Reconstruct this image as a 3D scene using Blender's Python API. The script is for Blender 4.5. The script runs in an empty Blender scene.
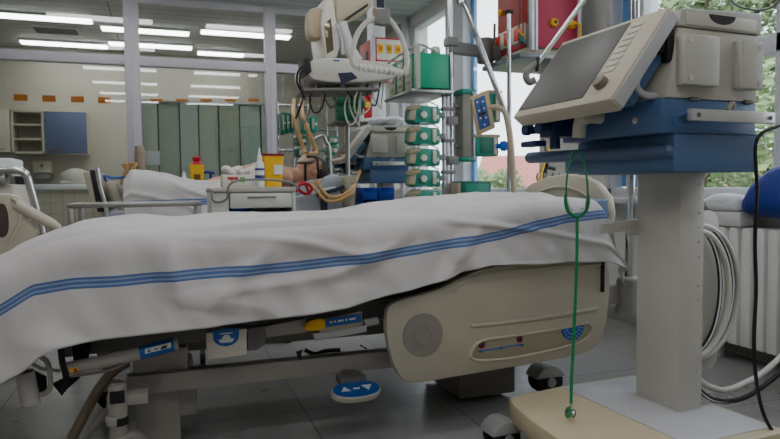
import bpy, bmesh, math, random
from mathutils import Vector, Matrix
random.seed(7)
PI = math.pi
C = bpy.context.scene.collection
# ------------------------------------------------------------------ camera
F, CX, CY, EYE = 640.0, 390.0, 219.5, 0.92
YAW, PITCH, ROLL = math.radians(19.3), math.atan(32/640), math.radians(-0.6)
CR = Matrix.Rotation(-YAW, 3, 'Z') @ Matrix.Rotation(PI/2-PITCH, 3, 'X') @ Matrix.Rotation(ROLL, 3, 'Z')
CO = Vector((0, 0, EYE))
cam = bpy.data.cameras.new('camera'); camo = bpy.data.objects.new('camera', cam); C.objects.link(camo)
camo.matrix_world = Matrix.Translation(CO) @ CR.to_4x4()
cam.sensor_width = 36; cam.lens = F*36/780; cam.clip_start = .02; cam.clip_end = 300
cam.dof.use_dof = True; cam.dof.focus_distance = 2.2; cam.dof.aperture_fstop = 6.3
bpy.context.scene.camera = camo
def ray(px, py): return CR @ Vector(((px-CX)/F, -(py-CY)/F, -1))
def W(px, py, d): return CO + ray(px, py)*d
def on(px, py, ax, v):
    r = ray(px, py); return CO + r*((v-CO[ax])/r[ax])
def onY(px, py, y): return on(px, py, 1, y)
def onX(px, py, x): return on(px, py, 0, x)
# ------------------------------------------------------------------ materials
def lin(c):
    return tuple(((v/255)/12.92 if v/255 <= .04045 else ((v/255+.055)/1.055)**2.4) for v in c)
MATS = {}
def mat(name, rgb, rough=.5, metal=0, var=.08, scale=6, bump=0, bscale=40, spec=.5, trans=0, emit=None, alpha=1, sheen=0):
    if name in MATS: return MATS[name]
    m = bpy.data.materials.new(name); m.use_nodes = True
    n = m.node_tree.nodes; l = m.node_tree.links; b = n['Principled BSDF']
    c = lin(rgb)
    b.inputs['Roughness'].default_value = rough; b.inputs['Metallic'].default_value = metal
    b.inputs['Specular IOR Level'].default_value = spec
    tc = n.new('ShaderNodeTexCoord')
    if var:
        nz = n.new('ShaderNodeTexNoise'); nz.inputs['Scale'].default_value = scale; nz.inputs['Detail'].default_value = 3
        l.new(tc.outputs['Object'], nz.inputs['Vector'])
        mx = n.new('ShaderNodeMix'); mx.data_type = 'RGBA'
        mx.inputs[6].default_value = (*[v*(1-var) for v in c], 1); mx.inputs[7].default_value = (*[min(1, v*(1+var)) for v in c], 1)
        l.new(nz.outputs['Fac'], mx.inputs[0]); l.new(mx.outputs[2], b.inputs['Base Color'])
    else: b.inputs['Base Color'].default_value = (*c, 1)
    if bump:
        n2 = n.new('ShaderNodeTexNoise'); n2.inputs['Scale'].default_value = bscale
        l.new(tc.outputs['Object'], n2.inputs['Vector'])
        bp = n.new('ShaderNodeBump'); bp.inputs['Strength'].default_value = bump; bp.inputs['Distance'].default_value = .01
        l.new(n2.outputs['Fac'], bp.inputs['Height']); l.new(bp.outputs['Normal'], b.inputs['Normal'])
    if emit: b.inputs['Emission Color'].default_value = (*lin(rgb), 1); b.inputs['Emission Strength'].default_value = emit
    if trans: b.inputs['Transmission Weight'].default_value = trans
    if alpha < 1: b.inputs['Alpha'].default_value = alpha
    if sheen: b.inputs['Sheen Weight'].default_value = sheen
    MATS[name] = m; return m
def glass(name, tint=(255, 255, 255), refl=1.5, rough=0.0, gmul=1.0):
    if name in MATS: return MATS[name]
    m = bpy.data.materials.new(name); m.use_nodes = True
    n = m.node_tree.nodes; l = m.node_tree.links; n.remove(n['Principled BSDF'])
    tr = n.new('ShaderNodeBsdfTransparent'); tr.inputs[0].default_value = (*lin(tint), 1)
    gl = n.new('ShaderNodeBsdfGlossy'); gl.inputs['Roughness'].default_value = rough
    ge = n.new('ShaderNodeNewGeometry'); dt = n.new('ShaderNodeVectorMath'); dt.operation = 'DOT_PRODUCT'
    l.new(ge.outputs['Normal'], dt.inputs[0]); l.new(ge.outputs['Incoming'], dt.inputs[1])
    def mth(op, a, b=None, clamp=False):
        q = n.new('ShaderNodeMath'); q.operation = op; q.use_clamp = clamp
        for k, v in enumerate((a, b)):
            if v is None: continue
            if isinstance(v, (int, float)): q.inputs[k].default_value = v
            else: l.new(v, q.inputs[k])
        return q.outputs[0]
    f0 = ((refl-1)/(refl+1))**2
    ml = mth('MULTIPLY', mth('ADD', mth('MULTIPLY', mth('POWER', mth('SUBTRACT', 1, mth('ABSOLUTE', dt.outputs['Value'])), 5), 1-f0), f0), gmul, True)
    mx = n.new('ShaderNodeMixShader'); l.new(ml, mx.inputs[0]); l.new(tr.outputs[0], mx.inputs[1]); l.new(gl.outputs[0], mx.inputs[2])
    l.new(mx.outputs[0], n['Material Output'].inputs[0]); MATS[name] = m; return m
BEIGE = mat('beige plastic', (202, 198, 188), .42)
BEIGED = mat('tan plastic', (172, 162, 140), .45)
IVORY = mat('ivory plastic', (214, 209, 195), .4)
BEDP = mat('bed plastic', (190, 183, 163), .42)
BLUE = mat('blue enamel', (74, 106, 148), .4)
BLUED = mat('dark blue plastic', (28, 52, 98), .4)
STICK = mat('blue sticker', (30, 96, 176), .45, var=.03)
NAVY = mat('navy bag', (22, 52, 140), .6, bump=.2, bscale=60)
CHROME = mat('chrome', (205, 206, 208), .14, 1, var=.02)
STEEL = mat('brushed steel', (168, 168, 165), .32, 1, var=.05)
GREYP = mat('grey plastic', (128, 127, 124), .45)
DGREY = mat('dark grey enamel', (108, 105, 100), .5)
MGREY = mat('bed frame grey', (168, 163, 154), .42)
LGREY = mat('light grey', (190, 190, 190), .5)
BLACK = mat('black rubber', (18, 18, 19), .5)
WHITE = mat('white plastic', (226, 226, 222), .4)
PAPER = mat('white paper', (226, 228, 230), .8)
TEAL = mat('teal pump plastic', (12, 142, 118), .4)
TEALD = mat('dark teal', (10, 104, 86), .45)
YELLOW = mat('yellow plastic', (240, 186, 14), .42, var=.04)
RED = mat('red plastic', (190, 22, 40), .42)
CRIM = mat('crimson panel', (172, 32, 66), .5)
BRICKR = mat('orange red panel', (160, 56, 46), .5)
ORANGE = mat('orange sticker', (226, 132, 28), .6)
SCREEN = mat('dead screen', (92, 90, 86), .42, spec=.3)
GREEN = mat('green tubing', (8, 140, 82), .38)
WHOSE = mat('white hose', (214, 212, 204), .35)
TANH = mat('tan hose', (206, 164, 110), .5)
SKIN = mat('skin', (206, 156, 130), .5)
HAIR = mat('dark hair', (46, 36, 30), .7)
CLEAR = mat('clear bag', (225, 230, 235), .15, trans=.6)
FABRIC = mat('black webbing', (24, 23, 24), .8)
CREAM = mat('cream cabinet', (198, 190, 170), .5)
BLUECAB = mat('slate blue door', (88, 104, 138), .5)
# ------------------------------------------------------------------ mesh builder
class MB:
    def __init__(s): s.bm = bmesh.new()
    def _add(s, bm2):
        me = bpy.data.meshes.new('t'); bm2.to_mesh(me); bm2.free(); s.bm.from_mesh(me); bpy.data.meshes.remove(me); return s
    def box(s, a, b, bev=0, rot=None, seg=2):
        a, b = Vector(a), Vector(b); c = (a+b)/2; d = b-a
        t = bmesh.new(); bmesh.ops.create_cube(t, size=1)
        bmesh.ops.scale(t, vec=[abs(v) for v in d], verts=t.verts)
        if bev: bmesh.ops.bevel(t, geom=t.edges[:], offset=min(bev, .49*min(abs(v) for v in d)), segments=seg, affect='EDGES', profile=.5)
        m = Matrix.Translation(c)
        if rot is not None: m = m @ rot.to_4x4()
        bmesh.ops.transform(t, matrix=m, verts=t.verts); return s._add(t)
    def obox(s, o, u, v, w, bev=0):
        """box from corner o spanned by three vectors"""
        t = bmesh.new(); o, u, v, w = map(Vector, (o, u, v, w))
        P = [t.verts.new(o+u*i+v*j+w*k) for i in (0, 1) for j in (0, 1) for k in (0, 1)]
        for f in ((0, 1, 3, 2), (4, 6, 7, 5), (0, 4, 5, 1), (2, 3, 7, 6), (0, 2, 6, 4), (1, 5, 7, 3)): t.faces.new([P[i] for i in f])
        bmesh.ops.recalc_face_normals(t, faces=t.faces)
        if bev: bmesh.ops.bevel(t, geom=t.edges[:], offset=bev, segments=2, affect='EDGES', profile=.5)
        return s._add(t)
    def cyl(s, p, q, r, r2=None, n=20, bev=0):
        p, q = Vector(p), Vector(q); d = q-p; r2 = r if r2 is None else r2
        t = bmesh.new(); bmesh.ops.create_cone(t, cap_ends=True, segments=n, radius1=r, radius2=r2, depth=d.length)
        if bev:
            e = [e for e in t.edges if len(e.link_faces) == 2 and max(len(f.verts) for f in e.link_faces) > 4]
            bmesh.ops.bevel(t, geom=e, offset=bev, segments=2, affect='EDGES', profile=.5)
        bmesh.ops.transform(t, matrix=Matrix.Translation((p+q)/2) @ d.to_track_quat('Z', 'Y').to_matrix().to_4x4(), verts=t.verts); return s._add(t)
    def ell(s, c, r, n=16, rot=None):
        t = bmesh.new(); bmesh.ops.create_uvsphere(t, u_segments=n, v_segments=max(8, n//2), radius=1)
        if not hasattr(r, '__len__'): r = (r, r, r)
        bmesh.ops.scale(t, vec=r, verts=t.verts)
        m = Matrix.Translation(Vector(c))
        if rot is not None: m = m @ rot.to_4x4()
        bmesh.ops.transform(t, matrix=m, verts=t.verts); return s._add(t)
    def tube(s, pts, r, n=10, smooth=6, closed=False, flat=None):
        P = [Vector(p) for p in pts]; R = r if hasattr(r, '__len__') else [r]*len(P)
        if smooth and len(P) > 2:
            Q, QR = [], []; N = len(P)
            rng = range(N if closed else N-1)
            for i in rng:
                g = lambda k: P[k % N] if closed else P[max(0, min(N-1, k))]
                a, b, c, d = g(i-1), g(i), g(i+1), g(i+2)
                for k in range(smooth):
                    u = k/smooth
                    Q.append(.5*((2*b)+(c-a)*u+(2*a-5*b+4*c-d)*u*u+(3*b-a-3*c+d)*u**3)); QR.append(R[i]*(1-u)+R[(i+1) % N]*u)
            if not closed: Q.append(P[-1]); QR.append(R[-1])
            P, R = Q, QR
        t = bmesh.new(); N = len(P); rings = []; up = None
        for i in range(N):
            if closed: T = (P[(i+1) % N]-P[i-1])
            else: T = P[min(i+1, N-1)]-P[max(i-1, 0)]
            if T.length < 1e-9: T = Vector((0, 0, 1))
            T.normalize()
            if up is None: up = T.orthogonal().normalized()
            up = (up-T*up.dot(T)); up = up.normalized() if up.length > 1e-6 else T.orthogonal().normalized()
            v = T.cross(up)
            rings.append([t.verts.new(P[i]+(up*math.cos(2*PI*k/n)+v*math.sin(2*PI*k/n)*(flat or 1))*R[i]) for k in range(n)])
        for i in range(N if closed else N-1):
            a, b = rings[i], rings[(i+1) % N]
            for k in range(n): t.faces.new((a[k], a[(k+1) % n], b[(k+1) % n], b[k]))
        if not closed: t.faces.new(rings[0][::-1]); t.faces.new(rings[-1])
        bmesh.ops.recalc_face_normals(t, faces=t.faces); return s._add(t)
    def lathe(s, prof, base, axis=(0, 0, 1), n=24):
        t = bmesh.new(); M = Matrix.Translation(Vector(base)) @ Vector(axis).to_track_quat('Z', 'Y').to_matrix().to_4x4(); rings = []
        for r, z in prof:
            rings.append([t.verts.new(M @ Vector((max(r, 1e-4)*math.cos(2*PI*k/n), max(r, 1e-4)*math.sin(2*PI*k/n), z))) for k in range(n)])
        for a, b in zip(rings, rings[1:]):
            for k in range(n): t.faces.new((a[k], a[(k+1) % n], b[(k+1) % n], b[k]))
        t.faces.new(rings[0][::-1]); t.faces.new(rings[-1]); bmesh.ops.recalc_face_normals(t, faces=t.faces); return s._add(t)
    def prism(s, poly, o, u, v, w, bev=0):
        """polygon (2D list) on plane o + u*a + v*b, extruded by vector w"""
        t = bmesh.new(); o, u, v, w = map(Vector, (o, u, v, w))
        A = [t.verts.new(o+u*a+v*b) for a, b in poly]; B = [t.verts.new(o+u*a+v*b+w) for a, b in poly]; N = len(A)
        fa, fb = t.faces.new(A), t.faces.new(B[::-1])
        for i in range(N): t.faces.new((A[i], B[i], B[(i+1) % N], A[(i+1) % N]))
        bmesh.ops.recalc_face_normals(t, faces=t.faces)
        if bev: bmesh.ops.bevel(t, geom=list(set(fa.edges[:]+fb.edges[:])), offset=bev, segments=2, affect='EDGES', profile=.5)
        return s._add(t)
    def quad(s, *P):
        t = bmesh.new(); t.faces.new([t.verts.new(Vector(p)) for p in P]); return s._add(t)
    def build(s, name, m, parent=None, ang=38, base=None):
        bm = s.bm
        off = Vector((0, 0, 0))
        if parent is not None:
            p = parent
            while p is not None: off += p.location; p = p.parent
        else:
            if base is None:
                xs = [v.co for v in bm.verts]
                off = Vector(((min(v.x for v in xs)+max(v.x for v in xs))/2, (min(v.y for v in xs)+max(v.y for v in xs))/2, min(v.z for v in xs)))
            else: off = Vector(base)
        for v in bm.verts: v.co -= off
        for f in bm.faces: f.smooth = True
        for e in bm.edges:
            if len(e.link_faces) == 2 and e.calc_face_angle(0) > math.radians(ang): e.smooth = False
        me = bpy.data.meshes.new(name); bm.to_mesh(me); bm.free(); me.materials.append(m)
        o = bpy.data.objects.new(name, me); C.objects.link(o)
        if parent is not None: o.parent = parent
        else: o.location = off
        return o
def thing(name, label, cat, loc=(0, 0, 0), group=None):
    o = bpy.data.objects.new(name, None); C.objects.link(o); o.location = loc; o.empty_display_size = .1
    o['label'] = label; o['category'] = cat
    if group: o['group'] = group
    return o
def tag(o, label, cat, group=None, kind=None):
    o['label'] = label; o['category'] = cat
    if group: o['group'] = group
    if kind: o['kind'] = kind
    return o
def struct(o):
    o['kind'] = 'structure'; return o
def dup(root, label=None, loc=None, rotz=None):
    def cp(o, par):
        c = o.copy(); C.objects.link(c)
        if par is not None: c.parent = par
        for ch in list(o.children): cp(ch, c)
        return c
    r = cp(root, None)
    if label: r['label'] = label
    if loc is not None: r.location = loc
    if rotz is not None: r.rotation_euler = (0, 0, rotz)
    return r
def rect(w, h, r=0, n=5, x=0, y=0):
    """rounded rectangle polygon centred on x, y"""
    if r <= 0: return [(x-w/2, y-h/2), (x+w/2, y-h/2), (x+w/2, y+h/2), (x-w/2, y+h/2)]
    P = []
    for cx, cy, a in ((w/2-r, h/2-r, 0), (-w/2+r, h/2-r, 90), (-w/2+r, -h/2+r, 180), (w/2-r, -h/2+r, 270)):
        for k in range(n+1):
            t = math.radians(a+90*k/n); P.append((x+cx+r*math.cos(t), y+cy+r*math.sin(t)))
    return P
def circ(r, n=24, x=0, y=0, a0=0, a1=360):
    m = n if a1-a0 >= 360 else n+1
    return [(x+r*math.cos(math.radians(a0+(a1-a0)*k/n)), y+r*math.sin(math.radians(a0+(a1-a0)*k/n))) for k in range(m)]
def pr(x0, y0, x1, y1, Y):
    """extent in X and Z of a frontal rectangle standing in the plane Y"""
    m = ((x0+x1)/2, (y0+y1)/2)
    return onY(x0, m[1], Y).x, onY(x1, m[1], Y).x, onY(m[0], y1, Y).z, onY(m[0], y0, Y).z
def pbox(mb, x0, y0, x1, y1, Y, d, bev=.004):
    a, b, c, e = pr(x0, y0, x1, y1, Y); mb.box((a, Y, c), (b, Y+d, e), bev); return mb
X3, Y3, Z3 = Vector((1, 0, 0)), Vector((0, 1, 0)), Vector((0, 0, 1))
# ------------------------------------------------------------------ setting
XW, YP, ZC = 2.9, 7.5, 3.0
def floor_mat():
    m = bpy.data.materials.new('vinyl floor'); m.use_nodes = True
    n = m.node_tree.nodes; l = m.node_tree.links; b = n['Principled BSDF']
    tc = n.new('ShaderNodeTexCoord'); mp = n.new('ShaderNodeMapping'); mp.inputs['Location'].default_value = (.13, .21, 0)
    br = n.new('ShaderNodeTexBrick'); br.offset = 0; br.inputs['Scale'].default_value = 1
    br.inputs['Brick Width'].default_value = .6; br.inputs['Row Height'].default_value = .6; br.inputs['Mortar Size'].default_value = .004
    br.inputs['Color1'].default_value = (*lin((160, 159, 157)), 1); br.inputs['Color2'].default_value = (*lin((165, 164, 162)), 1)
    br.inputs['Mortar'].default_value = (*lin((120, 118, 113)), 1)
    nz = n.new('ShaderNodeTexNoise'); nz.inputs['Scale'].default_value = 60; nz.inputs['Detail'].default_value = 5
    mx = n.new('ShaderNodeMix'); mx.data_type = 'RGBA'; mx.blend_type = 'MULTIPLY'; mx.inputs[0].default_value = .35
    l.new(tc.outputs['Object'], mp.inputs[0]); l.new(mp.outputs[0], br.inputs['Vector']); l.new(tc.outputs['Object'], nz.inputs['Vector'])
    l.new(br.outputs['Color'], mx.inputs[6]); l.new(nz.outputs['Fac'], mx.inputs[7]); l.new(mx.outputs[2], b.inputs['Base Color'])
    n3 = n.new('ShaderNodeTexNoise'); n3.inputs['Scale'].default_value = 5
    mr = n.new('ShaderNodeMapRange'); mr.inputs[3].default_value = .22; mr.inputs[4].default_value = .4
    l.new(tc.outputs['Object'], n3.inputs['Vector']); l.new(n3.outputs['Fac'], mr.inputs[0]); l.new(mr.outputs[0], b.inputs['Roughness'])
    return m
def grid_mat(name, c1, cm, w, h, mortar, rough, axes, freq_slat=False):
    m = bpy.data.materials.new(name); m.use_nodes = True
    n = m.node_tree.nodes; l = m.node_tree.links; b = n['Principled BSDF']; b.inputs['Roughness'].default_value = rough
    tc = n.new('ShaderNodeTexCoord'); sp = n.new('ShaderNodeSeparateXYZ'); cb = n.new('ShaderNodeCombineXYZ')
    l.new(tc.outputs['Object'], sp.inputs[0]); l.new(sp.outputs[axes[0]], cb.inputs[0]); l.new(sp.outputs[axes[1]], cb.inputs[1])
    br = n.new('ShaderNodeTexBrick'); br.offset = 0; br.inputs['Scale'].default_value = 1
    br.inputs['Brick Width'].default_value = w; br.inputs['Row Height'].default_value = h; br.inputs['Mortar Size'].default_value = mortar
    c1 = lin(c1); br.inputs['Color1'].default_value = (*c1, 1); br.inputs['Color2'].default_value = (*[v*.96 for v in c1], 1); br.inputs['Mortar'].default_value = (*lin(cm), 1)
    l.new(cb.outputs[0], br.inputs['Vector']); l.new(br.outputs['Color'], b.inputs['Base Color']); return m
WALLM = mat('painted wall', (212, 209, 203), .7, var=.03)
CEILM = grid_mat('metal slat ceiling', (186, 190, 196), (70, 74, 80), 40, .2, .006, .55, (0, 1))
CEILB = grid_mat('back room ceiling', (190, 192, 184), (70, 72, 70), 40, .2, .006, .6, (0, 1))
BTILE = grid_mat('back room tiles', (190, 183, 168), (185, 178, 163), .2, .2, .003, .3, (0, 2))
FRAMEP = mat('lilac grey frame', (186, 182, 190), .45)
FRAMEW = mat('grey white window frame', (206, 208, 214), .4)
FRAMEB = mat('blue window frame', (108, 160, 214), .4)
def sbox(name, a, b, m, bev=0):
    o = MB().box(a, b, bev).build(name, m); return struct(o)
sbox('floor', (-4.2, -2.8, -.1), (3.1, 10.8, 0), floor_mat())
sbox('ceiling', (-4.2, -2.8, ZC), (3.1, 7.5, 3.1), CEILM)
sbox('ceiling_back', (-4.2, 7.5, ZC), (3.1, 10.8, 3.1), CEILB)
sbox('wall_back', (-4.2, 10.6, 0), (3.1, 10.8, ZC), BTILE)
sbox('wall_left', (-4.2, -2.8, 0), (-4.0, 10.6, ZC), WALLM)
sbox('wall_near', (-4.0, -2.8, 0), (2.9, -2.6, ZC), WALLM)
# window wall with two openings
wr = MB()
SILL, HEAD = .85, 2.9
OPEN = [(1.15, 3.73), (4.55, 7.42)]
wr.box((XW, -2.8, 0), (XW+.22, 10.8, SILL)); wr.box((XW, -2.8, HEAD), (XW+.22, 10.8, ZC))
ys = [-2.8]+[v for o in OPEN for v in o]+[10.8]
for a, b in zip(ys[::2], ys[1::2]): wr.box((XW, a, SILL), (XW+.22, b, HEAD))
struct(wr.build('wall_right', WALLM))
GL = glass('window glass', (250, 252, 252), 1.45, 0, 1)
def win(i, y0, y1, mull, transoms, bluebands=()):
    f = MB(); x0, x1 = XW+.02, XW+.12; t = .05
    f.box((x0, y0, SILL), (x1, y1, SILL+t), .006); f.box((x0, y0, HEAD-t), (x1, y1, HEAD), .006)
    f.box((x0, y0, SILL), (x1, y0+t, HEAD), .006); f.box((x0, y1-t, SILL), (x1, y1, HEAD), .006)
    for a, b in mull: f.box((x0-.02, a, SILL), (x1, b, HEAD), .006)
    for z, a, b, h in transoms: f.box((x0-.02, a, z), (x1, b, z+h), .006)
    w = struct(f.build('window_%d' % i, FRAMEW))
    g = MB().quad((x0+.04, y0+.01, SILL+.02), (x0+.04, y1-.01, SILL+.02), (x0+.04, y1-.01, HEAD-.02), (x0+.04, y0+.01, HEAD-.02)).build('window_pane', GL, w)
    for a, b in bluebands: MB().box((x1-.03, a, SILL+.06), (x1+.01, b, HEAD-.06), .003).build('blue_panel', FRAMEB, w)
    return w
win(1, 4.55, 7.42, [(5.98, 6.42)], [], [(5.91, 5.98)])
win(2, 1.15, 3.73, [(3.36, 3.41), (2.36, 2.42)], [(1.575, 1.15, 3.38, .1)], [(3.41, 3.67)])
struct(MB().box((XW-.14, -2.6, .80), (XW+.06, 3.95, .835), .006).build('trim_sill', FRAMEW))
struct(MB().box((XW-.14, 4.4, .80), (XW+.06, 7.4, .835), .006).build('trim_sill_far', FRAMEW))
struct(MB().box((XW-.015, -2.6, 0), (XW, 7.45, .1), .003).build('baseboard_right', mat('grey skirting', (150, 148, 142), .5)))
# glazed partition
pf = MB(); ya, yb = 7.46, 7.54
pf.box((-4, ya, 2.93), (2.9, yb, 3.0), .004); pf.box((-4, ya-.01, 2.26), (2.9, yb+.01, 2.36), .004); pf.box((-4, ya, 0), (2.9, yb, .12), .004)
for x, w in ((-1.95, .15), (-.3, .15), (1.18, .12), (2.84, .12)): pf.box((x-w/2, ya-.02, 0), (x+w/2, yb+.02, 3.0), .008); pf.box((x-.012, ya-.032, 0), (x+.012, ya-.01, 3.0), .003)
pw = struct(pf.build('window_4', FRAMEP))
PG = glass('partition glass', (222, 228, 224), 1.52, 0, 2.2)
for a, b in ((-4, -2.03), (-1.87, -.38), (-.22, 1.11), (1.25, 2.77)):
    for z0, z1 in ((.12, 2.26), (2.36, 2.93)): MB().quad((a, 7.5, z0), (b, 7.5, z0), (b, 7.5, z1), (a, 7.5, z1)).build('partition_pane', PG, pw)
# ceiling luminaires: opal strip lights in rows
LUM = mat('opal diffuser', (250, 250, 252), .5, var=0, emit=12)
LUMB = mat('opal diffuser dim', (250, 250, 252), .5, var=0, emit=11)
def luminaire(x0, x1, y, lab, m, zt=3.0):
    t = thing('ceiling_light', lab, 'ceiling light', ((x0+x1)/2, y, zt), 'ceiling strip lights')
    MB().box((x0, y-.1, zt-.03), (x1, y+.1, zt), .004).build('housing', WHITE, t)
    MB().box((x0+.015, y-.085, zt-.05), (x1-.015, y+.085, zt-.028), .006).build('diffuser', m, t)
back_rows = [(-1.95, -.77, 8.6, 'far left strip light on the back room ceiling, nearest the glass'), (-.72, .36, 8.92, 'strip light behind the left mullion on the back room ceiling'),
    (-1.83, -.71, 10.05, 'far left strip light deep in the back room ceiling'), (-.7, .43, 9.8, 'deeper strip light behind the left mullion in the back room'),
    (.48, 1.66, 8.74, 'strip light behind the right mullion on the back room ceiling'), (.5, 1.2, 10.1, 'short deeper strip light of the back room near the right mullion')]
for a in back_rows: luminaire(*a, LUM)
for k, y in enumerate((6.58, 4.95, 3.2, 1.7, .25, -1.0)):
    for j, (a, b) in enumerate(((-1.25, -.08), (.52, 1.62))):
        luminaire(a, b, y, ('left', 'right')[j]+' ward ceiling strip light, '+('nearest the glass partition', 'second row from the glass partition', 'third row from the glass partition', 'fourth row from the glass partition', 'fifth row from the glass partition', 'row farthest from the glass partition')[k], LUMB)
# air vent in the back room ceiling, orange glass markers, cabinets, blinds
t = thing('air_vent', 'rectangular dark air vent in the back room ceiling', 'air vent', (-1.4, 9.35, 3.0))
MB().box((-1.55, 9.15, 2.985), (-1.0, 9.5, 3.0), .003).build('frame', LGREY, t)
v = MB()
for i in range(7): v.box((-1.52, 9.18+.045*i, 2.975), (-1.03, 9.2+.045*i, 2.986))
v.build('louvre', DGREY, t)
for k, (x0, x1, y0, y1) in enumerate([(14, 28, 94.5, 101), (42.5, 56, 95.5, 102), (71, 84, 96.3, 102.7), (98, 111, 97.3, 103.5)]):
    a, b, c, d = pr(x0, y0, x1, y1, 7.52)
    o = MB().box((a, 7.504, c), (b, 7.506, d)).build('glass_marker', ORANGE)
    tag(o, ('first', 'second', 'third', 'fourth')[k]+' orange square sticker from the left on the glass, above the wall cabinets', 'sticker', 'orange stickers on the glass')
for k, (x0, x1) in enumerate([(150, 163), (176, 188), (200, 212), (225, 236), (248, 259)]):
    a, b, c, d = pr(x0, 99, x1, 102, 7.52)
    o = MB().box((a, 7.504, c), (b, 7.506, d)).build('glass_marker', ORANGE)
    tag(o, ('first', 'second', 'third', 'fourth', 'fifth')[k]+' thin orange sticker from the left above the pale green blind panels', 'sticker', 'orange stickers on the glass')
bl = thing('panel_blind', 'row of pale grey green fabric blind panels behind the glass partition', 'blind', (.6, 7.8, 0))
xs = [137, 159.5, 181, 200, 220, 241, 262, 276]
for k, (a, b) in enumerate(zip(xs, xs[1:])):
    p, q = onY(a, 150, 7.75), onY(b, 150, 7.75); zt = onY((a+b)/2, 102.5, 7.75).z
    MB().box((p.x, 7.75+.02*(k % 2), .05), (q.x-.014, 7.757+.02*(k % 2), zt), .002).build('panel', mat('blind %d' % (k % 3), [(182, 192, 174), (168, 178, 160), (178, 194, 182)][k % 3], .7), bl)
MB().box((onY(137, 150, 7.75).x, 7.785, .05), (onY(275, 150, 7.75).x, 7.789, onY(200, 103.5, 7.75).z)).build('backing', mat('blind backing', (84, 90, 82), .8), bl)  # dark sheet added so the gaps between panels look dark
MB().box((onY(137, 102, 7.75).x, 7.735, onY(200, 103.5, 7.75).z), (onY(276, 102, 7.75).x, 7.8, onY(200, 101.5, 7.75).z), .004).build('headrail', FRAMEP, bl)
a, b, c, d = pr(143, 151, 160, 165, 7.74)
tag(MB().box((a, 7.743, c), (b, 7.749, d)).build('paper_notice', PAPER), 'blank white paper sheet fixed to the blind beside the brown cylinder', 'notice')
# wall cabinets of the back room
def shelf_unit():
    Y = 10.2; a, b, c, d = pr(11, 110, 44, 153.5, Y)
    t = thing('wall_cabinet', 'open cream wall cabinet with two inner shelves beside the blue door', 'cabinet', ((a+b)/2, 10.6, c))
    w = .03; m = MB(); m.box((a, Y, c), (a+w, 10.6, d)); m.box((b-w, Y, c), (b, 10.6, d)); m.box((a, Y, d-w), (b, 10.6, d)); m.box((a, Y, c), (b, 10.6, c+w)); m.box((a, 10.57, c), (b, 10.6, d))
    m.build('carcass', CREAM, t)
    for k in (1, 2): z = c+(d-c)*(1/3*k); MB().box((a+w, Y+.01, z-.012), (b-w, 10.57, z+.012)).build('shelf', CREAM, t)
    a, b, c, d = pr(44.5, 111.5, 87, 153.5, Y)
    t = thing('wall_cabinet', 'wall cabinet with slate blue door in the back room', 'cabinet', ((a+b)/2, 10.6, c))
    MB().box((a, Y+.02, c), (b, 10.6, d)).build('carcass', CREAM, t); dd = MB().box((a+.004, Y, c+.004), (b-.004, Y+.02, d-.004), .003).build('door', BLUECAB, t)
    MB().box((a+.05, Y-.02, c+.03), (a+.22, Y, c+.045), .004).build('handle', mat('dull red handle', (120, 60, 60), .5), dd)
    a, b, c, d = pr(-30, 109, 10, 152, Y)
    t = thing('wall_cabinet', 'cream door wall cabinet at far left of the back room', 'cabinet', ((a+b)/2, 10.6, c))
    MB().box((a, Y+.02, c), (b, 10.6, d)).build('carcass', CREAM, t); dd = MB().box((a+.004, Y, c+.004), (b-.004, Y+.02, d-.004), .003).build('door', mat('cream door', (206, 202, 182), .45), t)
    MB().box((b-.25, Y-.02, c+.03), (b-.06, Y, c+.045), .004).build('handle', GREYP, dd)
shelf_unit()
a, b, c, d = pr(-30, 184.5, 100, 190, 9.85)
t = thing('base_counter', 'white topped counter with tiled front along the back room wall', 'counter', ((a+b)/2, 10.2, 0))
MB().box((a, 9.85, c), (b, 10.595, d), .01).build('worktop', PAPER, t); MB().box((a+.02, 9.9, 0), (b-.02, 10.595, c)).build('tiled_front', grid_mat('counter tiles', (206, 196, 180), (170, 160, 146), .15, .15, .004, .25, (0, 2)), t)
ztop = d
a, b, c, d = pr(33, 161, 51.5, 173, 10.45)
t = thing('soap_dispenser', 'pale box shaped dispenser on the wall under the cabinets', 'dispenser', ((a+b)/2, 10.6, c))
MB().box((a, 10.4, c), (b, 10.6, d), .02).build('housing', CREAM, t); MB().box(((a+b)/2-.02, 10.392, c+.08), ((a+b)/2+.02, 10.4, d-.05), .004).build('sight_window', DGREY, t)
MB().box((a+.01, 10.42, c-.1), (b-.01, 10.6, c-.01), .02).build('drip_tray', mat('grey green', (128, 132, 118), .5), t)
p = onY(76, 180, 10.2)
tag(MB().ell((p.x, 10.15, ztop+.001+.1), (.2, .16, .13)).box((p.x-.19, 10.02, ztop+.002), (p.x+.19, 10.28, ztop+.06), .03).build('plastic_bundle', mat('pale bundle', (196, 194, 180), .6)), 'pale rounded bundle lying on the back room counter', 'bundle')
a, b, c, d = pr(15, 174, 26, 184.6, 10.1)
t = thing('equipment_box', 'dark box with two knobs on the back room counter', 'box', ((a+b)/2, 10.2, ztop+.001))
MB().box((a, 10.1, ztop+.001), (b, 10.4, d), .01).build('housing', BLACK, t)
for k in (.25, .75): MB().cyl((a+(b-a)*k, 10.08, d+.035), (a+(b-a)*k, 10.2, d+.035), .05).box((a+(b-a)*k-.01, 10.1, d-.02), (a+(b-a)*k+.01, 10.2, d+.01)).build('knob', DGREY, t)
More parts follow.
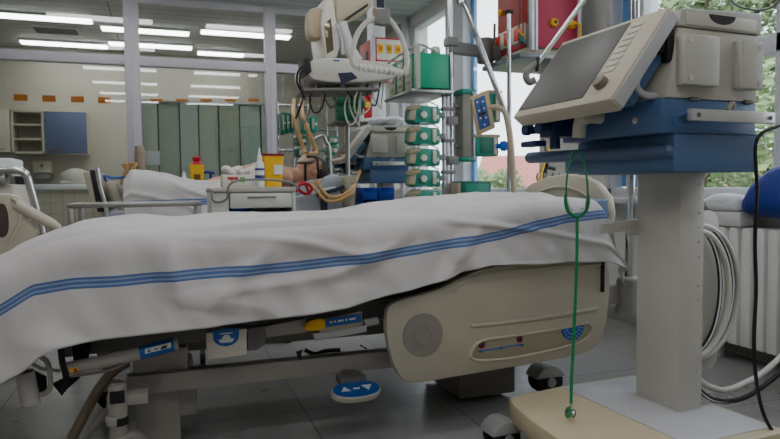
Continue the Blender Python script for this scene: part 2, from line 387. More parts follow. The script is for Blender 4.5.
# ------------------------------------------------------------------ outside: trees, houses and ground beyond the windows
struct(MB().box((4, -60, -6.3), (140, 110, -6)).build('ground', mat('lawn outside', (96, 116, 70), .9, var=.2, scale=.4)))
def leafmat(n, c):
    m = mat(n, c, .6, var=.3, scale=1.5)
    b = m.node_tree.nodes['Principled BSDF']; b.inputs['Emission Color'].default_value = (*lin(c), 1); b.inputs['Emission Strength'].default_value = 0
    return m
LEAF = [leafmat('leaf a', (112, 138, 84)), leafmat('leaf b', (96, 124, 76)), leafmat('leaf c', (136, 156, 108))]
def tree(x, y, h, r, k, lab, nleaf=7000, ls=.12, zb=-6):
    rnd = random.Random(int(x*13+y*7)); t = thing('leafy_tree', lab, 'tree', (x, y, zb), 'trees beyond the windows')
    tr = MB().tube([(x, y, zb), (x+.1, y, zb+h*.35), (x-.1, y+.1, zb+h*.7), (x, y, zb+h*.92)], [.28, .2, .13, .04], 8)
    for i in range(9):
        a = rnd.uniform(0, 6.28); z = zb+h*rnd.uniform(.4, .75); e = rnd.uniform(.5, .9)*r
        tr.tube([(x, y, z), (x+math.cos(a)*e*.5, y+math.sin(a)*e*.5, z+e*.35), (x+math.cos(a)*e, y+math.sin(a)*e, z+e*.5)], [.09, .05, .015], 6)
    tr.build('trunk', mat('bark', (92, 80, 66), .9), t)
    m = MB(); lobes = [(Vector((x+rnd.uniform(-.6, .6)*r, y+rnd.uniform(-.6, .6)*r, zb+h*.76+rnd.uniform(-.6, .5)*h*.38)), rnd.uniform(.28, .5)*r) for _ in range(22)]
    for i in range(nleaf):
        c, lr = rnd.choice(lobes); d = Vector((rnd.gauss(0, 1), rnd.gauss(0, 1), rnd.gauss(0, 1))).normalized()
        p = c+d*lr*rnd.uniform(.6, 1.05); u = Vector((rnd.gauss(0, 1), rnd.gauss(0, 1), rnd.gauss(0, 1))).normalized(); v = u.orthogonal().normalized(); s = ls*rnd.uniform(.6, 1.3)
        vs = [m.bm.verts.new(q) for q in (p-u*s, p+v*s*.5, p+u*s, p-v*s*.5)]; m.bm.faces.new(vs)
    m.build('crown', LEAF[k], t)
def at(px, D): p = W(px, 187, D); return p.x, p.y
for px, D, h, r, k, lab in [(705, 15, 13.2, 3.3, 0, 'bright green leafy tree seen above the ventilator screen'), (790, 13, 12.4, 2.9, 2, 'pale green tree at the right edge beyond the window'),
        (655, 21, 14.5, 3.6, 1, 'mid green tree just right of the blue window panel'), (745, 24, 15, 4.4, 1, 'darker tree behind, above the red roof'),
        (740, 11.5, 5.9, 1.5, 0, 'low leafy tree standing in front of the red roofed house'), (840, 17, 10.5, 3.4, 0, 'green tree beyond the right edge of the window'),
        (484, 26, 7.6, 1.8, 2, 'small pale tree left of the red house beyond the far window'), (455, 34, 7.4, 2.0, 1, 'distant pale tree behind the pump racks')]:
    x, y = at(px, D); tree(x, y, h, r, k, lab)
ROOF = grid_mat('hazy red roof tiles', (206, 128, 116), (176, 100, 90), .3, .25, .03, .8, (0, 1)); HWALL = mat('house render', (226, 196, 180), .8)  # roof red paled, distance haze put into the tile colour
def house(px0, px1, D, zt, ze, lab, dep=6):
    a, b = W(px0, 187, D), W(px1, 187, D); u = (b-a); L = u.length; u.normalize(); w = Vector((-u.y, u.x, 0))
    if w.y < 0: w = -w
    a.z = -6; t = thing('house', lab, 'house', a+u*L/2+w*dep/2, 'houses beyond the windows')
    MB().obox(a, u*L, w*dep, (0, 0, ze+6)).build('wall', HWALL, t)
    o = a+Z3*(ze+6)-w*.4-u*.3
    MB().prism([(0, 0), (dep+.8, 0), (dep/2+.4, zt-ze)], o, w, Z3, u*(L+.6)).build('roof', ROOF, t)
    wn = MB()
    for k in range(int(L/2)): wn.obox(a+u*(1+2*k)-w*.03+Z3*(ze+6-1.9), u*.9, w*.05, (0, 0, 1.2))
    wn.build('window', mat('house window', (120, 130, 140), .3), t)
house(499, 545, 28, 2.4, .9, 'red house seen through the far window beside the tan tube')
house(690, 800, 27, 2.6, 1.5, 'red roofed house behind the trees at right')
# ------------------------------------------------------------------ ventilator (local frame: x back, y away from the camera, near front column corner at 0,0)
def caster(t, x, y, zt, r=.055, dirx=-1, name='caster', hm=None):
    hm = hm or GREYP
    c = MB()
    c.cyl((x, y, zt-.03), (x, y, zt), .03, bev=.004)
    P = [(math.cos(a)*(r+.012), math.sin(a)*(r+.012)) for a in [math.radians(k) for k in range(15, 166, 15)]]
    cx = x+dirx*.03
    c.prism(P, (cx, y-.051, r), (-dirx, 0, 0), Z3, (0, .102, 0), .008)
    o = c.build(name, hm, t)
    for s in (-1, 1): MB().cyl((cx, y+s*.036-.012, r), (cx, y+s*.036+.012, r), r, bev=.006, n=28).build('wheel', BLACK, o)
    MB().cyl((cx, y-.054, r), (cx, y+.054, r), r*.35, n=16).build('hub', hm, o)
    return o
def make_ventilator(lab):
    t = thing('ventilator', lab, 'ventilator')
    # base slab with a bulged front edge
    poly = [(-.41, .37), (-.445, .30), (-.475, .15), (-.49, 0), (-.475, -.15), (-.445, -.24), (-.40, -.27), (-.17, -.25), (.17, -.25), (.19, -.23), (.19, .38), (.17, .40), (-.17, .40)]
    MB().prism(poly, (0, 0, .095), X3, Y3, (0, 0, .075), .014).build('base', mat('base cream', (206, 192, 158), .42), t)
    MB().box((-.18, -.21, .168), (.16, .37, .1735), .003).build('base_plate', mat('grey base plate', (196, 196, 200), .35), t)
    for x, y in ((-.435, .335), (-.42, -.18), (.13, .33), (.13, -.19)): caster(t, x, y, (.1), .05, -1, 'caster', mat('caster grey', (156, 156, 154), .45))
    MB().box((0, 0, .17), (.105, .19, .97), .004).build('column', BEIGE, t)
    rv = MB()
    for k in range(15): rv.ell((.083, -.001, .25+k*.048), (.005, .003, .005), 8)
    rv.build('rivet', IVORY, t)['kind'] = 'stuff'
    # blue tray and bar handle
    MB().prism([(-.135, -.1), (.215, -.1), (.215, .36), (-.12, .36)], (0, 0, .958), X3, Y3, (0, 0, .116), .006).build('tray', BLUE, t)
    MB().prism([(-.135, -.09), (-.1, -.09), (-.1, .33), (-.20, .33), (-.215, .30)], (0, 0, .962), X3, Y3, (0, 0, .06), .008).build('tray_front', BLUE, t)
    h = MB(); a, b = Vector((-.137, -.08, 1.02)), Vector((-.262, .455, 1.025)); h.cyl(a, b, .021, n=20); h.ell(b, .021); h.ell(a, .021)
    h.build('bar_handle', mat('blue grey bar', (84, 104, 138), .33), t)
    up = MB().box((-.19, -.1, 1.074), (.21, .36, 1.177), .005).build('gas_module', BLUE, t)
    MB().cyl((-.192, .0, 1.12), (-.187, .0, 1.12), .012).build('screw', CHROME, up)
    # valve connectors at the front
    vb = MB()
    vb.box((-.29, .28, 1.09), (-.19, .36, 1.17), .008)
    for k, (y, z) in enumerate(((.38, 1.07), (.36, 1.1), (.30, 1.07))): vb.cyl((-.33, y, z+.05), (-.19, y, z+.05), .014).cyl((-.34, y, z+.05), (-.32, y, z+.05), .02)
    vb.cyl((-.26, .31, 1.05), (-.26, .31, 1.19), .018).box((-.33, .33, 1.06), (-.28, .42, 1.08), .004).box((-.30, .36, 1.11), (-.26, .44, 1.13), .004)
    vb.build('valve_block', BLUED, t)
    el = MB().tube([(-.19, .16, 1.145), (-.24, .16, 1.145), (-.262, .17, 1.13), (-.262, .18, 1.08)], .022, 12).cyl((-.24, .16, 1.145), (-.28, .155, 1.145), .024, bev=.004)
    el.build('elbow_port', IVORY, t)
    # beige body
    MB().prism([(-.169, 1.178), (.212, 1.178), (.217, 1.39), (-.122, 1.39)], (0, -.1, 0), X3, Z3, (0, .46, 0), .008).build('body', mat('body grey beige', (192, 188, 174), .42), t)
    MB().prism([(-.125, 1.392), (.222, 1.392), (.224, 1.448), (.215, 1.458), (-.10, 1.446), (-.118, 1.44)], (0, -.105, 0), X3, Z3, (0, .47, 0), .006).build('lid', mat('lid grey', (188, 187, 182), .42), t)
    dr = MB().box((-.10, -.109, 1.397), (.195, -.103, 1.434), .002).build('drawer', IVORY, t)
    MB().prism(circ(.055, 20, 0, 0, 180, 360), (.045, -.1105, 1.434), X3, (0, 0, .5), (0, .003, 0)).build('grip_recess_shade', mat('recess shade', (48, 47, 44), .7), dr)  # flat half disc, shade of the grip hollow put into its colour
    for x0, x1, z0, z1 in ((-.132, .008, 1.214, 1.362), (.098, .196, 1.214, 1.362)):
        pn = MB().box((x0, -.135, z0), (x1, -.098, z1), .006).build('side_panel', mat('panel grey', (198, 196, 186), .42), t)
        x = x0+.022 if x0 < 0 else x1-.018
        for z in (z0+.02, z1-.018): MB().cyl((x, -.138, z), (x, -.134, z), .009, n=16).build('fastener', IVORY, pn)
    for x in (-.06, .17): MB().box((x-.018, -.108, 1.172), (x+.018, -.098, 1.184), .002).build('hinge', DGREY, t)
    # tilted touch screen
    T = Vector((-.161, -.1, 1.446)); u = Vector((0, .5, 0)); dwn = Vector((-.217, 0, -.282)); nrm = Vector((-.7925, 0, .61))
    hd = MB().obox(T-nrm*.055, u, dwn, nrm*.055, .008).build('display_housing', mat('bezel beige', (196, 187, 166), .55), t)
    MB().obox(T-nrm*.05+dwn*.03-Y3*.004, Y3*.006, dwn*.95, nrm*.042, .002).build('edge_strip', LGREY, hd)
    def sp(a, b, z=0): return T+u*a+dwn*b+nrm*z
    MB().obox(sp(.28, .06, -.002), u*.69, dwn*.86, nrm*.0045, .0008).build('screen', SCREEN, hd)
    for k in range(8): MB().obox(sp(.14, .09+.074*k, 0), u*.10, dwn*.055, nrm*.003, .001).build('soft_key', mat('key tan', (206, 200, 184), .6), hd)
    MB().cyl(sp(.165, .80), sp(.165, .80, .022), .024, .021, bev=.004).build('dial', mat('dial brown', (124, 112, 98), .4), hd)
    MB().obox(T-nrm*.10+dwn*.28+u*.06, u*.8, dwn*.55, nrm*.045, .006).build('back_cover', BLUE, t)
    MB().box((-.20, -.085, 1.31), (-.12, .30, 1.365), .01).box((-.16, -.095, 1.285), (-.13, -.06, 1.385), .006).build('tilt_joint', BLACK, t)
    MB().tube([(-.18, -.07, 1.185), (-.235, -.075, 1.19), (-.262, -.078, 1.215), (-.235, -.075, 1.265), (-.19, -.07, 1.31)], .010, 8).build('display_cable', LGREY, t)
    # equipment rail
    rl = MB().box((-.128, -.157, 1.106), (.222, -.14, 1.141), .002).build('equipment_rail', mat('rail aluminium', (204, 203, 200), .3, .6), t)
    for x in (-.1, .2): MB().cyl((x, -.159, 1.123), (x, -.156, 1.123), .007).build('rail_hole_dark', DGREY, rl)  # dark discs, their colour stands in for the shaded rail holes
    for x in (-.09, .19): MB().box((x-.012, -.14, 1.112), (x+.012, -.098, 1.135), .002).build('rail_bracket', STEEL, t)
    MB().tube([(-.128, -.142, 1.13), (-.16, -.13, 1.12), (-.15, -.12, 1.10), (-.06, -.13, 1.09), (.1, -.135, 1.075), (.2, -.135, 1.07)], .0035, 6).build('blue_cord', mat('blue cord', (70, 110, 160), .5), t)
    MB().tube([(.03, -.145, 1.144), (.05, -.145, 1.165), (.06, -.14, 1.15)], .006, 6).build('clip', BEIGED, t)
    # hose plate
    MB().prism(rect(.40, .62, .05, 5), (.26, .245, .51), X3, Z3, (0, .006, 0), .002).build('hose_plate', BEIGE, t)
    MB().box((.07, .185, .60), (.13, .246, .66), .003).build('plate_bracket', BEIGE, t)
    return t
vent = make_ventilator('large beige ventilator on blue tray and column, nearest the camera, with blank tilted screen')
far_vent = dup(vent, 'distant beige and blue ventilator beside the far bed, with plastic bags on top')
vent.location = (1.571, 1.642, 0); vent.rotation_euler = (0, 0, math.radians(3))
VM = Matrix.Translation(vent.location) @ Matrix.Rotation(math.radians(3), 4, 'Z')
def V(x, y, z): return VM @ Vector((x, y, z))
# strut towards the bed
st = MB(); st.obox(Vector((-.155, .192, .752)), (.16, .0, .012), (0, .014, 0), (0, 0, .034), .003); st.box((-.03, .188, .745), (.03, .212, .80), .003)
bmst = st.bm
me = bpy.data.meshes.new('side_strut'); bmst.to_mesh(me); me.materials.append(BEIGE); so = bpy.data.objects.new('side_strut', me); C.objects.link(so); so.parent = vent
# hoses on the plate
def hose(name, lab, pts, r, m, group=None, n=10, sm=8, extra=None):
    o = MB().tube(pts, r, n, sm).build(name, m); return tag(o, lab, 'hose' if 'hose' in name else 'cable', group)
def coil(rx, rz, cx, cz, y, a0, a1, n=26, wob=.01):
    return [V(cx+rx*math.cos(math.radians(a0+(a1-a0)*k/n))*(1+wob*math.sin(k)), y+.012*k/n, cz+rz*math.sin(math.radians(a0+(a1-a0)*k/n))*(1+wob*math.cos(1.7*k))) for k in range(n+1)]
def gas_hose(lab, pts, r, main, stripe=None):
    if not stripe:
        return tag(MB().tube(pts, r, 12, 6).build('gas_hose', main), lab, 'hose', 'gas hoses behind the column')
    t = thing('gas_hose', lab, 'hose', pts[0], 'gas hoses behind the column')
    MB().tube(pts, r, 12, 6).build('tube', main, t); MB().tube([p+Vector((-.0035, -.006, -.001)) for p in pts], r*.42, 6, 6).build('white_stripe', stripe, t)
gas_hose('outermost white coiled hose hanging behind the ventilator column', coil(.222, .255, .305, .512, .205, 118, -112, wob=0), .0105, WHOSE)
gas_hose('inner white coiled hose hanging behind the ventilator column', coil(.165, .236, .30, .508, .198, 118, -112, wob=0), .0125, WHOSE)
gas_hose('outer black and white striped coiled hose behind the ventilator column', coil(.194, .25, .305, .520, .205, 118, -112, wob=0), .0085, BLACK, PAPER)
gas_hose('inner black and white striped coiled hose behind the ventilator column', coil(.125, .228, .30, .52, .200, 118, -112, wob=0), .0085, BLACK, PAPER)
gas_hose('white hose sagging from the column foot to the right wall', [W(697, 378, 2.2), W(708, 386, 2.22), W(725, 390, 2.28), W(745, 383, 2.36), W(765, 371, 2.46), W(785, 352, 2.56), W(810, 320, 2.64), Vector((2.67, 1.95, .62)), Vector((2.70, 1.9, .72)), Vector((2.78, 1.88, .76)), Vector((2.893, 1.87, .75))], .011, WHOSE)
gas_hose('black and white striped hose sagging to the right wall near the floor', [W(700, 391, 2.16), W(712, 399, 2.2), W(730, 401, 2.26), W(748, 396, 2.34), W(766, 384, 2.44), W(785, 368, 2.54), W(808, 340, 2.62), Vector((2.67, 1.88, .58)), Vector((2.70, 1.84, .72)), Vector((2.78, 1.82, .76)), Vector((2.893, 1.81, .75))], .009, BLACK, PAPER)
hose('power_cord', 'thin black power cord hanging from the rail end to the floor', [V(.235, -.16, 1.10), W(757, 140, 1.96), W(757, 190, 1.96), W(755, 240, 1.97), W(756, 290, 1.98), W(754, 345, 1.98), W(757, 385, 1.97), W(764, 415, 1.96), W(777, 439, 1.95), W(797, 470, 1.96)-Z3*.02, V(.36, -.14, .012), V(.5, -.1, .012)], .0055, BLACK)
# ------------------------------------------------------------------ stethoscope over the bar handle
t = thing('stethoscope', 'green stethoscope hanging from the blue bar of the ventilator', 'stethoscope', W(577, 217, 2.1))
ds = 2.105
MB().tube([W(566, 195, ds), W(566, 204, ds), W(569, 212, ds), W(577, 217, ds), W(585, 212, ds), W(588, 204, ds), W(588, 195, ds)], .0062, 10).build('yoke', GREEN, t)
MB().tube([W(566, 198, ds), W(567, 178, ds), W(570, 163, ds+.01), W(573, 153.5, ds+.012), W(577, 151.5, ds+.03), W(581, 154, ds+.065)], .0033, 8).build('left_tube', GREEN, t)
MB().tube([W(588, 198, ds), W(587, 182, ds), W(585, 166, ds+.005), W(581, 154, ds+.01), W(576, 151.5, ds+.03), W(572, 153, ds+.065)], .0033, 8).build('right_tube', GREEN, t)
MB().tube([W(567, 196, ds-.01), W(569, 206, ds-.012), W(573, 211, ds-.012)], .002, 6).tube([W(587, 196, ds-.01), W(585, 206, ds-.012), W(581, 210, ds-.012)], .002, 6).build('ear_tube', CHROME, t)
MB().tube([W(577, 216, ds), W(577, 250, ds), W(575, 310, ds-.01), W(572, 370, ds-.04), W(571, 404, ds-.06)], .0052, 10).build('drop_tube', GREEN, t)
cp = W(571, 413, ds-.065)
ch = MB().cyl(W(571, 403, ds-.06), cp, .0045).lathe([(.004, -.010), (.012, -.008), (.008, 0), (.016, .006), (.017, .012), (.004, .013)], cp, (-.93, .1, .25)).build('chest_piece', CHROME, t)
MB().lathe([(.0175, .0075), (.0185, .0095), (.0175, .0125)], cp, (-.93, .1, .25)).lathe([(.0125, -.011), (.0135, -.009), (.0125, -.007)], cp, (-.93, .1, .25)).build('rim', GREEN, ch)
far_vent.location = (1.79, 5.3, 0); far_vent.rotation_euler = (0, 0, math.radians(-2))
# ------------------------------------------------------------------ near bed
from mathutils import noise
YN = 2.13
bed = thing('hospital_bed', 'nearest hospital bed with beige side rail, covered by a blue striped sheet', 'bed', (.6, 2.6, 0))
def P2(L, Y, ox, oz): 
    r = []
    for x, y in L: p = onY(x, y, Y); r.append((p.x, p.z))
    return r
def plate(L, Y, d, name, m, par, bev=.01): return MB().prism(P2(L, Y, 0, 0), (0, Y, 0), X3, Z3, (0, d, 0), bev).build(name, m, par)
def chaikin(L, n=2):
    for _ in range(n):
        Q = []
        for i in range(len(L)):
            a, b = L[i], L[(i+1) % len(L)]
            Q += [(a[0]*.75+b[0]*.25, a[1]*.75+b[1]*.25), (a[0]*.25+b[0]*.75, a[1]*.25+b[1]*.75)]
        L = Q
    return L
rail = plate(chaikin([(386, 316), (388, 306), (402, 299), (433, 292), (462, 277), (494, 264), (600, 258), (609, 262), (611, 285), (609, 310), (606, 331), (596, 351), (566, 359), (470, 375), (420, 384), (404, 383), (393, 366), (386, 335)]), YN, .04, 'side_rail', BEDP, bed, .012)
c = onY(423, 335, YN)
MB().lathe([(.0, -.004), (.028, -.004), (.03, -.006), (.033, -.004), (.078, -.003), (.081, .004)], (c.x, YN, c.z), (0, 1, 0), 40).build('hub_disc', mat('hub disc grey', (150, 142, 134), .5), rail)
MB().tube([onY(471, 326, YN), onY(500, 323, YN), onY(560, 315, YN), onY(596, 308.5, YN)], [.008, .009, .009, .008], 10).build('raised_rib', BEDP, rail)
MB().tube([onY(452, 292, YN), onY(462, 283, YN), onY(474, 277, YN), onY(494, 272, YN), onY(560, 267, YN), onY(603, 264, YN)], .006, 8).build('top_lip', BEDP, rail)
zz = lambda L: [(460+x/5.571, 310+y/5.571) for x, y in L]
REC = zz([(55, 240), (75, 283), (250, 275), (400, 248), (560, 213), (690, 172), (742, 112), (722, 72), (690, 75), (560, 104), (400, 130), (250, 150), (110, 170)])
plate(chaikin(REC, 2), YN-.003, .006, 'grip_recess_shade', mat('recess tan', (160, 150, 128), .5), rail, .001)  # flat plate, recess shade put into its darker tan
MB().tube([onY(x, y, YN-.002) for x, y in chaikin(REC, 1)], .006, 8, 3, closed=True).build('recess_lip', BEDP, rail)
sb = MB(); sb.obox(onY(*zz([(105, 234)])[0], YN-.006), onY(*zz([(357, 193)])[0], YN-.006)-onY(*zz([(105, 234)])[0], YN-.006), (0, 0, .004), (0, .003, 0))
for q in ((120, 232), (230, 214), (345, 196)):
    p = onY(*zz([q])[0], YN-.0065); sb.prism(circ(.0055, 10), p, X3, Z3, (0, .003, 0))
sb.build('angle_scale', STICK, rail)
for q in ((122, 195), (333, 162)):
    p = onY(*zz([q])[0], YN-.006)
    o = MB().lathe([(.011, 0), (.011, .002), (.014, .002), (.014, 0)], p, (0, 1, 0), 20).build('warning_ring', RED, rail)
    MB().box((p.x-.007, p.y-.001, p.z-.004), (p.x+.007, p.y+.002, p.z+.003), .001).cyl((p.x+.004, p.y-.001, p.z+.006), (p.x+.004, p.y+.002, p.z+.006), .004).obox((p.x-.008, p.y-.0015, p.z-.008), (.016, 0, .016), (.002, 0, -.002), (0, .002, 0)).build('bed_symbol', BLUED, o)
p0, p1 = onY(*zz([(566, 110)])[0], YN-.006), onY(*zz([(690, 80)])[0], YN-.006)
u = (p1-p0); R = u.length/2; cc = (p0+p1)/2; u.normalize(); vv = Vector((-u.z, 0, u.x))
dl = MB().prism(circ(R, 24, 0, 0, 180, 360), cc, u, vv, (0, .003, 0)).build('angle_dial', STICK, rail)
dm = MB()
for rr in (.55, .8):
    for k in range(9): a = math.radians(195+18.75*k); q = cc+u*math.cos(a)*R*rr+vv*math.sin(a)*R*rr; dm.prism(circ(.0022, 6), q-Y3*.001, X3, Z3, (0, .002, 0))
dm.build('dial_mark', WHITE, dl)
a = onY(603, 262, YN-.004); b = onY(604, 292, YN-.004)
MB().box((a.x-.008, YN-.006, b.z), (a.x+.008, YN+.002, a.z), .002).build('strap_tab', BLACK, rail)
# chassis
fr = MB(); fr.box((-.14, 2.30, .225), (1.62, 2.36, .292), .006); fr.box((-.14, 2.86, .225), (1.62, 2.92, .292), .006)
fr.box((-.10, 2.30, .228), (-.02, 2.92, .288), .004); fr.box((1.50, 2.30, .228), (1.58, 2.92, .288), .004); fr.build('chassis', MGREY, bed)
dk = MB(); dk.obox((-.33, 2.26, .385), (2.05, 0, .075), (0, .72, 0), (0, 0, .075), .006); dk.build('deck_frame', DGREY, bed)
MB().obox((-.72, 2.24, .47), (2.46, 0, .125), (0, .8, 0), (0, 0, .05), .006).build('mattress_deck', MGREY, bed)
lc = MB(); lc.box((-.13, 2.40, .1), (.09, 2.82, .23), .01); lc.box((-.10, 2.5, .2), (.05, 2.72, .42), .008); lc.box((-.12, 2.41, .03), (.02, 2.8, .12), .01); lc.box((-.12, 2.37, .02), (.03, 2.45, .225), .006); lc.box((-.12, 2.33, .29), (.06, 2.5, .37), .006); lc.build('lift_column', MGREY, bed)
lc = MB(); lc.box((1.15, 2.42, .02), (1.42, 2.80, .235), .01); lc.box((1.18, 2.5, .2), (1.36, 2.72, .5), .008); lc.build('lift_column', mat('dark brown grey', (124, 116, 108), .5), bed)
for k, (x, y) in enumerate(((-.17, 2.2), (1.60, 2.42), (-.26, 2.92), (1.60, 2.94))):
    caster(bed, x, y, .2, .062, 1 if x < 0 else -1, 'caster', mat('bed caster grey', (176, 172, 166), .45))
    MB().cyl((x, y, .19), (x, y, .235), .022).box((x-.025, min(y, 2.33) if y < 2.6 else 2.87, .225), (x+.1 if x < 0 else x+.02, y+.02 if y > 2.6 else 2.36, .262), .005).build('caster_arm', MGREY, bed)
q = onY(118, 400, 2.20)
bp = MB().cyl((q.x, 2.2, .12), (q.x, 2.2, .30), .028, bev=.006).build('bumper_post', MGREY, bed)
MB().box((q.x-.022, 2.168, .245), (q.x+.022, 2.18, .285), .003).build('black_latch', BLACK, bp); MB().cyl((q.x, 2.2, .17), (q.x, 2.2, .195), .0295).build('black_band', BLACK, bp)
# linkage bars
br = mat('linkage brown grey', (158, 142, 122), .5)
MB().tube([onY(72, 438, 2.45), onY(88, 408, 2.43), onY(101, 386, 2.4), onY(114, 371, 2.4), onY(128, 362, 2.4)], .018, 10).build('linkage', br, bed)
MB().tube([onY(82, 442, 2.4), onY(104, 415, 2.4), onY(122, 397, 2.4), onY(140, 384, 2.4)], .014, 10).build('linkage', MGREY, bed)
# left end: release rail, loop, bumper, straps
YL = 2.17
rr = MB().tube([onY(66, 369, YL), onY(100, 362, YL), onY(150, 350.5, YL), onY(178, 343, YL)], .021, 14, 3).build('release_rail', MGREY, bed)
s = MB().tube([onY(140, 353, YL), onY(157, 348.6, YL), onY(174, 344.2, YL)], .0222, 14, 3).build('rail_label', STICK, rr)
s2 = MB(); A, B = onY(145, 354, YL-.0225), onY(171, 347.4, YL-.0225); s2.obox(A, B-A, (0, 0, .016), (0, .002, 0)); s2.build('label_field', PAPER, s)
hd = MB(); d = (B-A)
hd.tube([A+d*.2+Z3*.011-Y3*.001, A+d*.12+Z3*.008-Y3*.001, A+d*.14+Z3*.004-Y3*.001, A+d*.22+Z3*.003-Y3*.001], .0016, 5, 3)
for k in range(4): hd.obox(A+d*(.62+.055*k)+Z3*.004-Y3*.001, d*.04, (.004, 0, .009), (0, .001, 0))
hd.obox(A+d*.6+Z3*.002-Y3*.001, d*.24, (0, 0, .006), (0, .001, 0)).obox(A+d*.36+Z3*.006-Y3*.001, d*.14, (0, 0, .003), (0, .001, 0)); hd.build('hand_symbol', BLACK, s)
MB().obox(onY(70, 373.5, YL-.022), onY(78, 372, YL-.022)-onY(70, 373.5, YL-.022), (0, 0, .015), (0, .002, 0)).build('yellow_sticker', YELLOW, rr)
MB().obox(onY(55, 375, YL-.024), onY(58, 374, YL-.024)-onY(55, 375, YL-.024), (0, 0, .001), (0, .001, 0)).obox(onY(68, 374, YL-.023), onY(82, 371, YL-.023)-onY(68, 374, YL-.023), (0, 0, .002), (0, .001, 0)).build('sticker_edge', DGREY, rr)
MB().obox(onY(70+4, 372, YL-.0235), (.008, 0, 0), (0, 0, .010), (0, .002, 0)).build('red_sticker', RED, rr)
MB().tube([onY(32, 363, YL), onY(38, 367, YL), onY(44, 369, YL), onY(60, 371, YL)], .006, 8).tube([onY(40, 356, YL), onY(47, 362, YL), onY(50, 375, YL), onY(50, 388, YL), onY(44, 394, YL), onY(38, 395, YL)], .008, 8).build('loop_handle', MGREY, rr)
MB().tube([onY(25, 372, YL), onY(28, 388, YL), onY(31, 404, YL)], .027, 16, 2).build('corner_bumper', mat('bumper grey', (176, 172, 166), .45), bed)
MB().tube([onY(60, 340, YL-.03), onY(62, 360, YL-.035), onY(66, 378, YL-.03), onY(63, 392, YL-.02)], .011, 8, flat=.3).build('webbing_strap', FABRIC, bed)
MB().prism(P2([(34, 371), (46, 377), (47, 392), (36, 392)], YL+.05, 0, 0), (0, YL+.05, 0), X3, Z3, (0, .01, 0)).prism(P2([(52, 384), (68, 376), (80, 378), (66, 390), (62, 396)], YL+.05, 0, 0), (0, YL+.05, 0), X3, Z3, (0, .01, 0)).prism(P2([(72, 346), (92, 340), (88, 360), (74, 364)], YL+.06, 0, 0), (0, YL+.06, 0), X3, Z3, (0, .01, 0)).build('black_cover', FABRIC, bed)
MB().tube([onY(70, 376, YL+.02), onY(95, 373, YL+.02), onY(115, 368, YL+.02), onY(130, 360, YL+.02)], .005, 8).build('release_cable', MGREY, rr)
# badge, release lever, labels on the deck edge
YB = 2.17
bd = plate([(206, 333), (247, 329), (247, 355), (207, 360)], YB, .02, 'badge_plate', IVORY, bed, .004)
pa, pb = onY(213, 334, YB-.002), onY(239, 331.5, YB-.002); u = pb-pa; R = u.length/2; u.normalize(); vv = Vector((-u.z, 0, u.x)); cc = (pa+pb)/2
sh = [(-R, 0.012), (R, 0.012)]+[(R*math.cos(math.radians(-k)), -.012+R*.8*math.sin(math.radians(-k))) for k in range(0, 181, 12)]
o = MB().prism(sh, cc, u, vv, (0, .003, 0)).build('blue_shield', STICK, bd)
MB().prism([(-R*.62, -R*.5), (R*.62, -R*.5), (R*.45, -R*.78), (-R*.45, -R*.78)], cc-Y3*.001, u, vv, (0, .002, 0)).prism(circ(R*.35, 12, 0, -R*.5, 0, 180), cc-Y3*.001, u, vv, (0, .002, 0)).obox(cc-Y3*.001-u*R*.5-vv*.004, u*R, vv*.004, (0, .002, 0)).build('white_emblem', PAPER, o)
plate([(247, 329), (264, 326), (266, 343), (258, 350), (248, 351)], YB+.01, .04, 'lock_block', DGREY, bed, .004)
plate([(264, 327), (306, 318), (306, 333), (266, 338)], YB+.02, .03, 'slide_bar', MGREY, bed, .004)
plate(chaikin([(305, 325), (309, 321), (325, 318), (326, 329), (310, 332), (305, 330)], 1), YB-.02, .025, 'yellow_lever', YELLOW, bed, .005)
lp = plate([(318, 320), (362, 311), (363, 326), (320, 333)], YB-.005, .015, 'label_plate', BEIGED, bed, .003)
lb = plate([(325.5, 319), (361, 313.5), (362, 322), (326, 327.5)], YB-.008, .004, 'blue_label', STICK, lp, .001)
m = MB(); A, B = onY(329, 323.5, YB-.0085), onY(358, 319, YB-.0085)
for k, (f, wd) in enumerate(((.02, .1), (.18, .06), (.3, .2), (.56, .08), (.7, .22))): m.obox(A+(B-A)*f, (B-A)*wd, (0, 0, .007), (0, .001, 0))
m.build('label_print', PAPER, lb)
plate([(313, 334), (366, 325), (367, 332), (315, 341)], YB+.0, .03, 'white_bracket', LGREY, bed, .003)
plate([(364, 320), (378, 317), (380, 324), (366, 327)], YB+.02, .02, 'white_bracket', LGREY, bed, .003)
plate([(296, 352), (303, 350), (300, 360)], 2.29, .01, 'black_flag', BLACK, bed, .001)
MB().tube([onY(305, 350, 2.4), onY(315, 354, 2.4), onY(325, 351, 2.4), onY(340, 350, 2.4)], .008, 8).build('bed_cable', BLACK, bed); MB().tube([onY(360, 345, 2.4), onY(368, 350, 2.4), onY(376, 356, 2.4)], .003, 6).build('bed_cable', BLACK, bed)
# foot pedal
c = onY(355, 389, 2.22)
pl = [(.098*math.cos(a)*(1-.06*math.cos(2*a)), .055*math.sin(a)) for a in [2*PI*k/36 for k in range(36)]]
tilt = Vector((0, .95, .28)).normalized()
fp = MB().prism(pl, c-Z3*.02, X3, tilt, tilt.cross(X3)*-.03*-1 if False else Vector((0, -.018, .026)), .006).build('foot_pedal', IVORY, bed)
top = c-Z3*.02+Vector((0, -.018, .026))
o = MB().prism([(x*.94, y*.9) for x, y in pl], top, X3, tilt, Vector((0, -.001, .0015))).build('pedal_pad', STICK, fp)
t2 = top+Vector((0, -.0015, .002))
MB().prism([(-.062, -.012), (-.022, -.012), (-.042, .018)], t2, X3, tilt, (0, -.0008, .001)).prism([(.022, .016), (.062, .016), (.042, -.016)], t2, X3, tilt, (0, -.0008, .001)).prism(rect(.024, .008), t2, X3, tilt, (0, -.0008, .001)).build('arrow_symbol', PAPER, o)
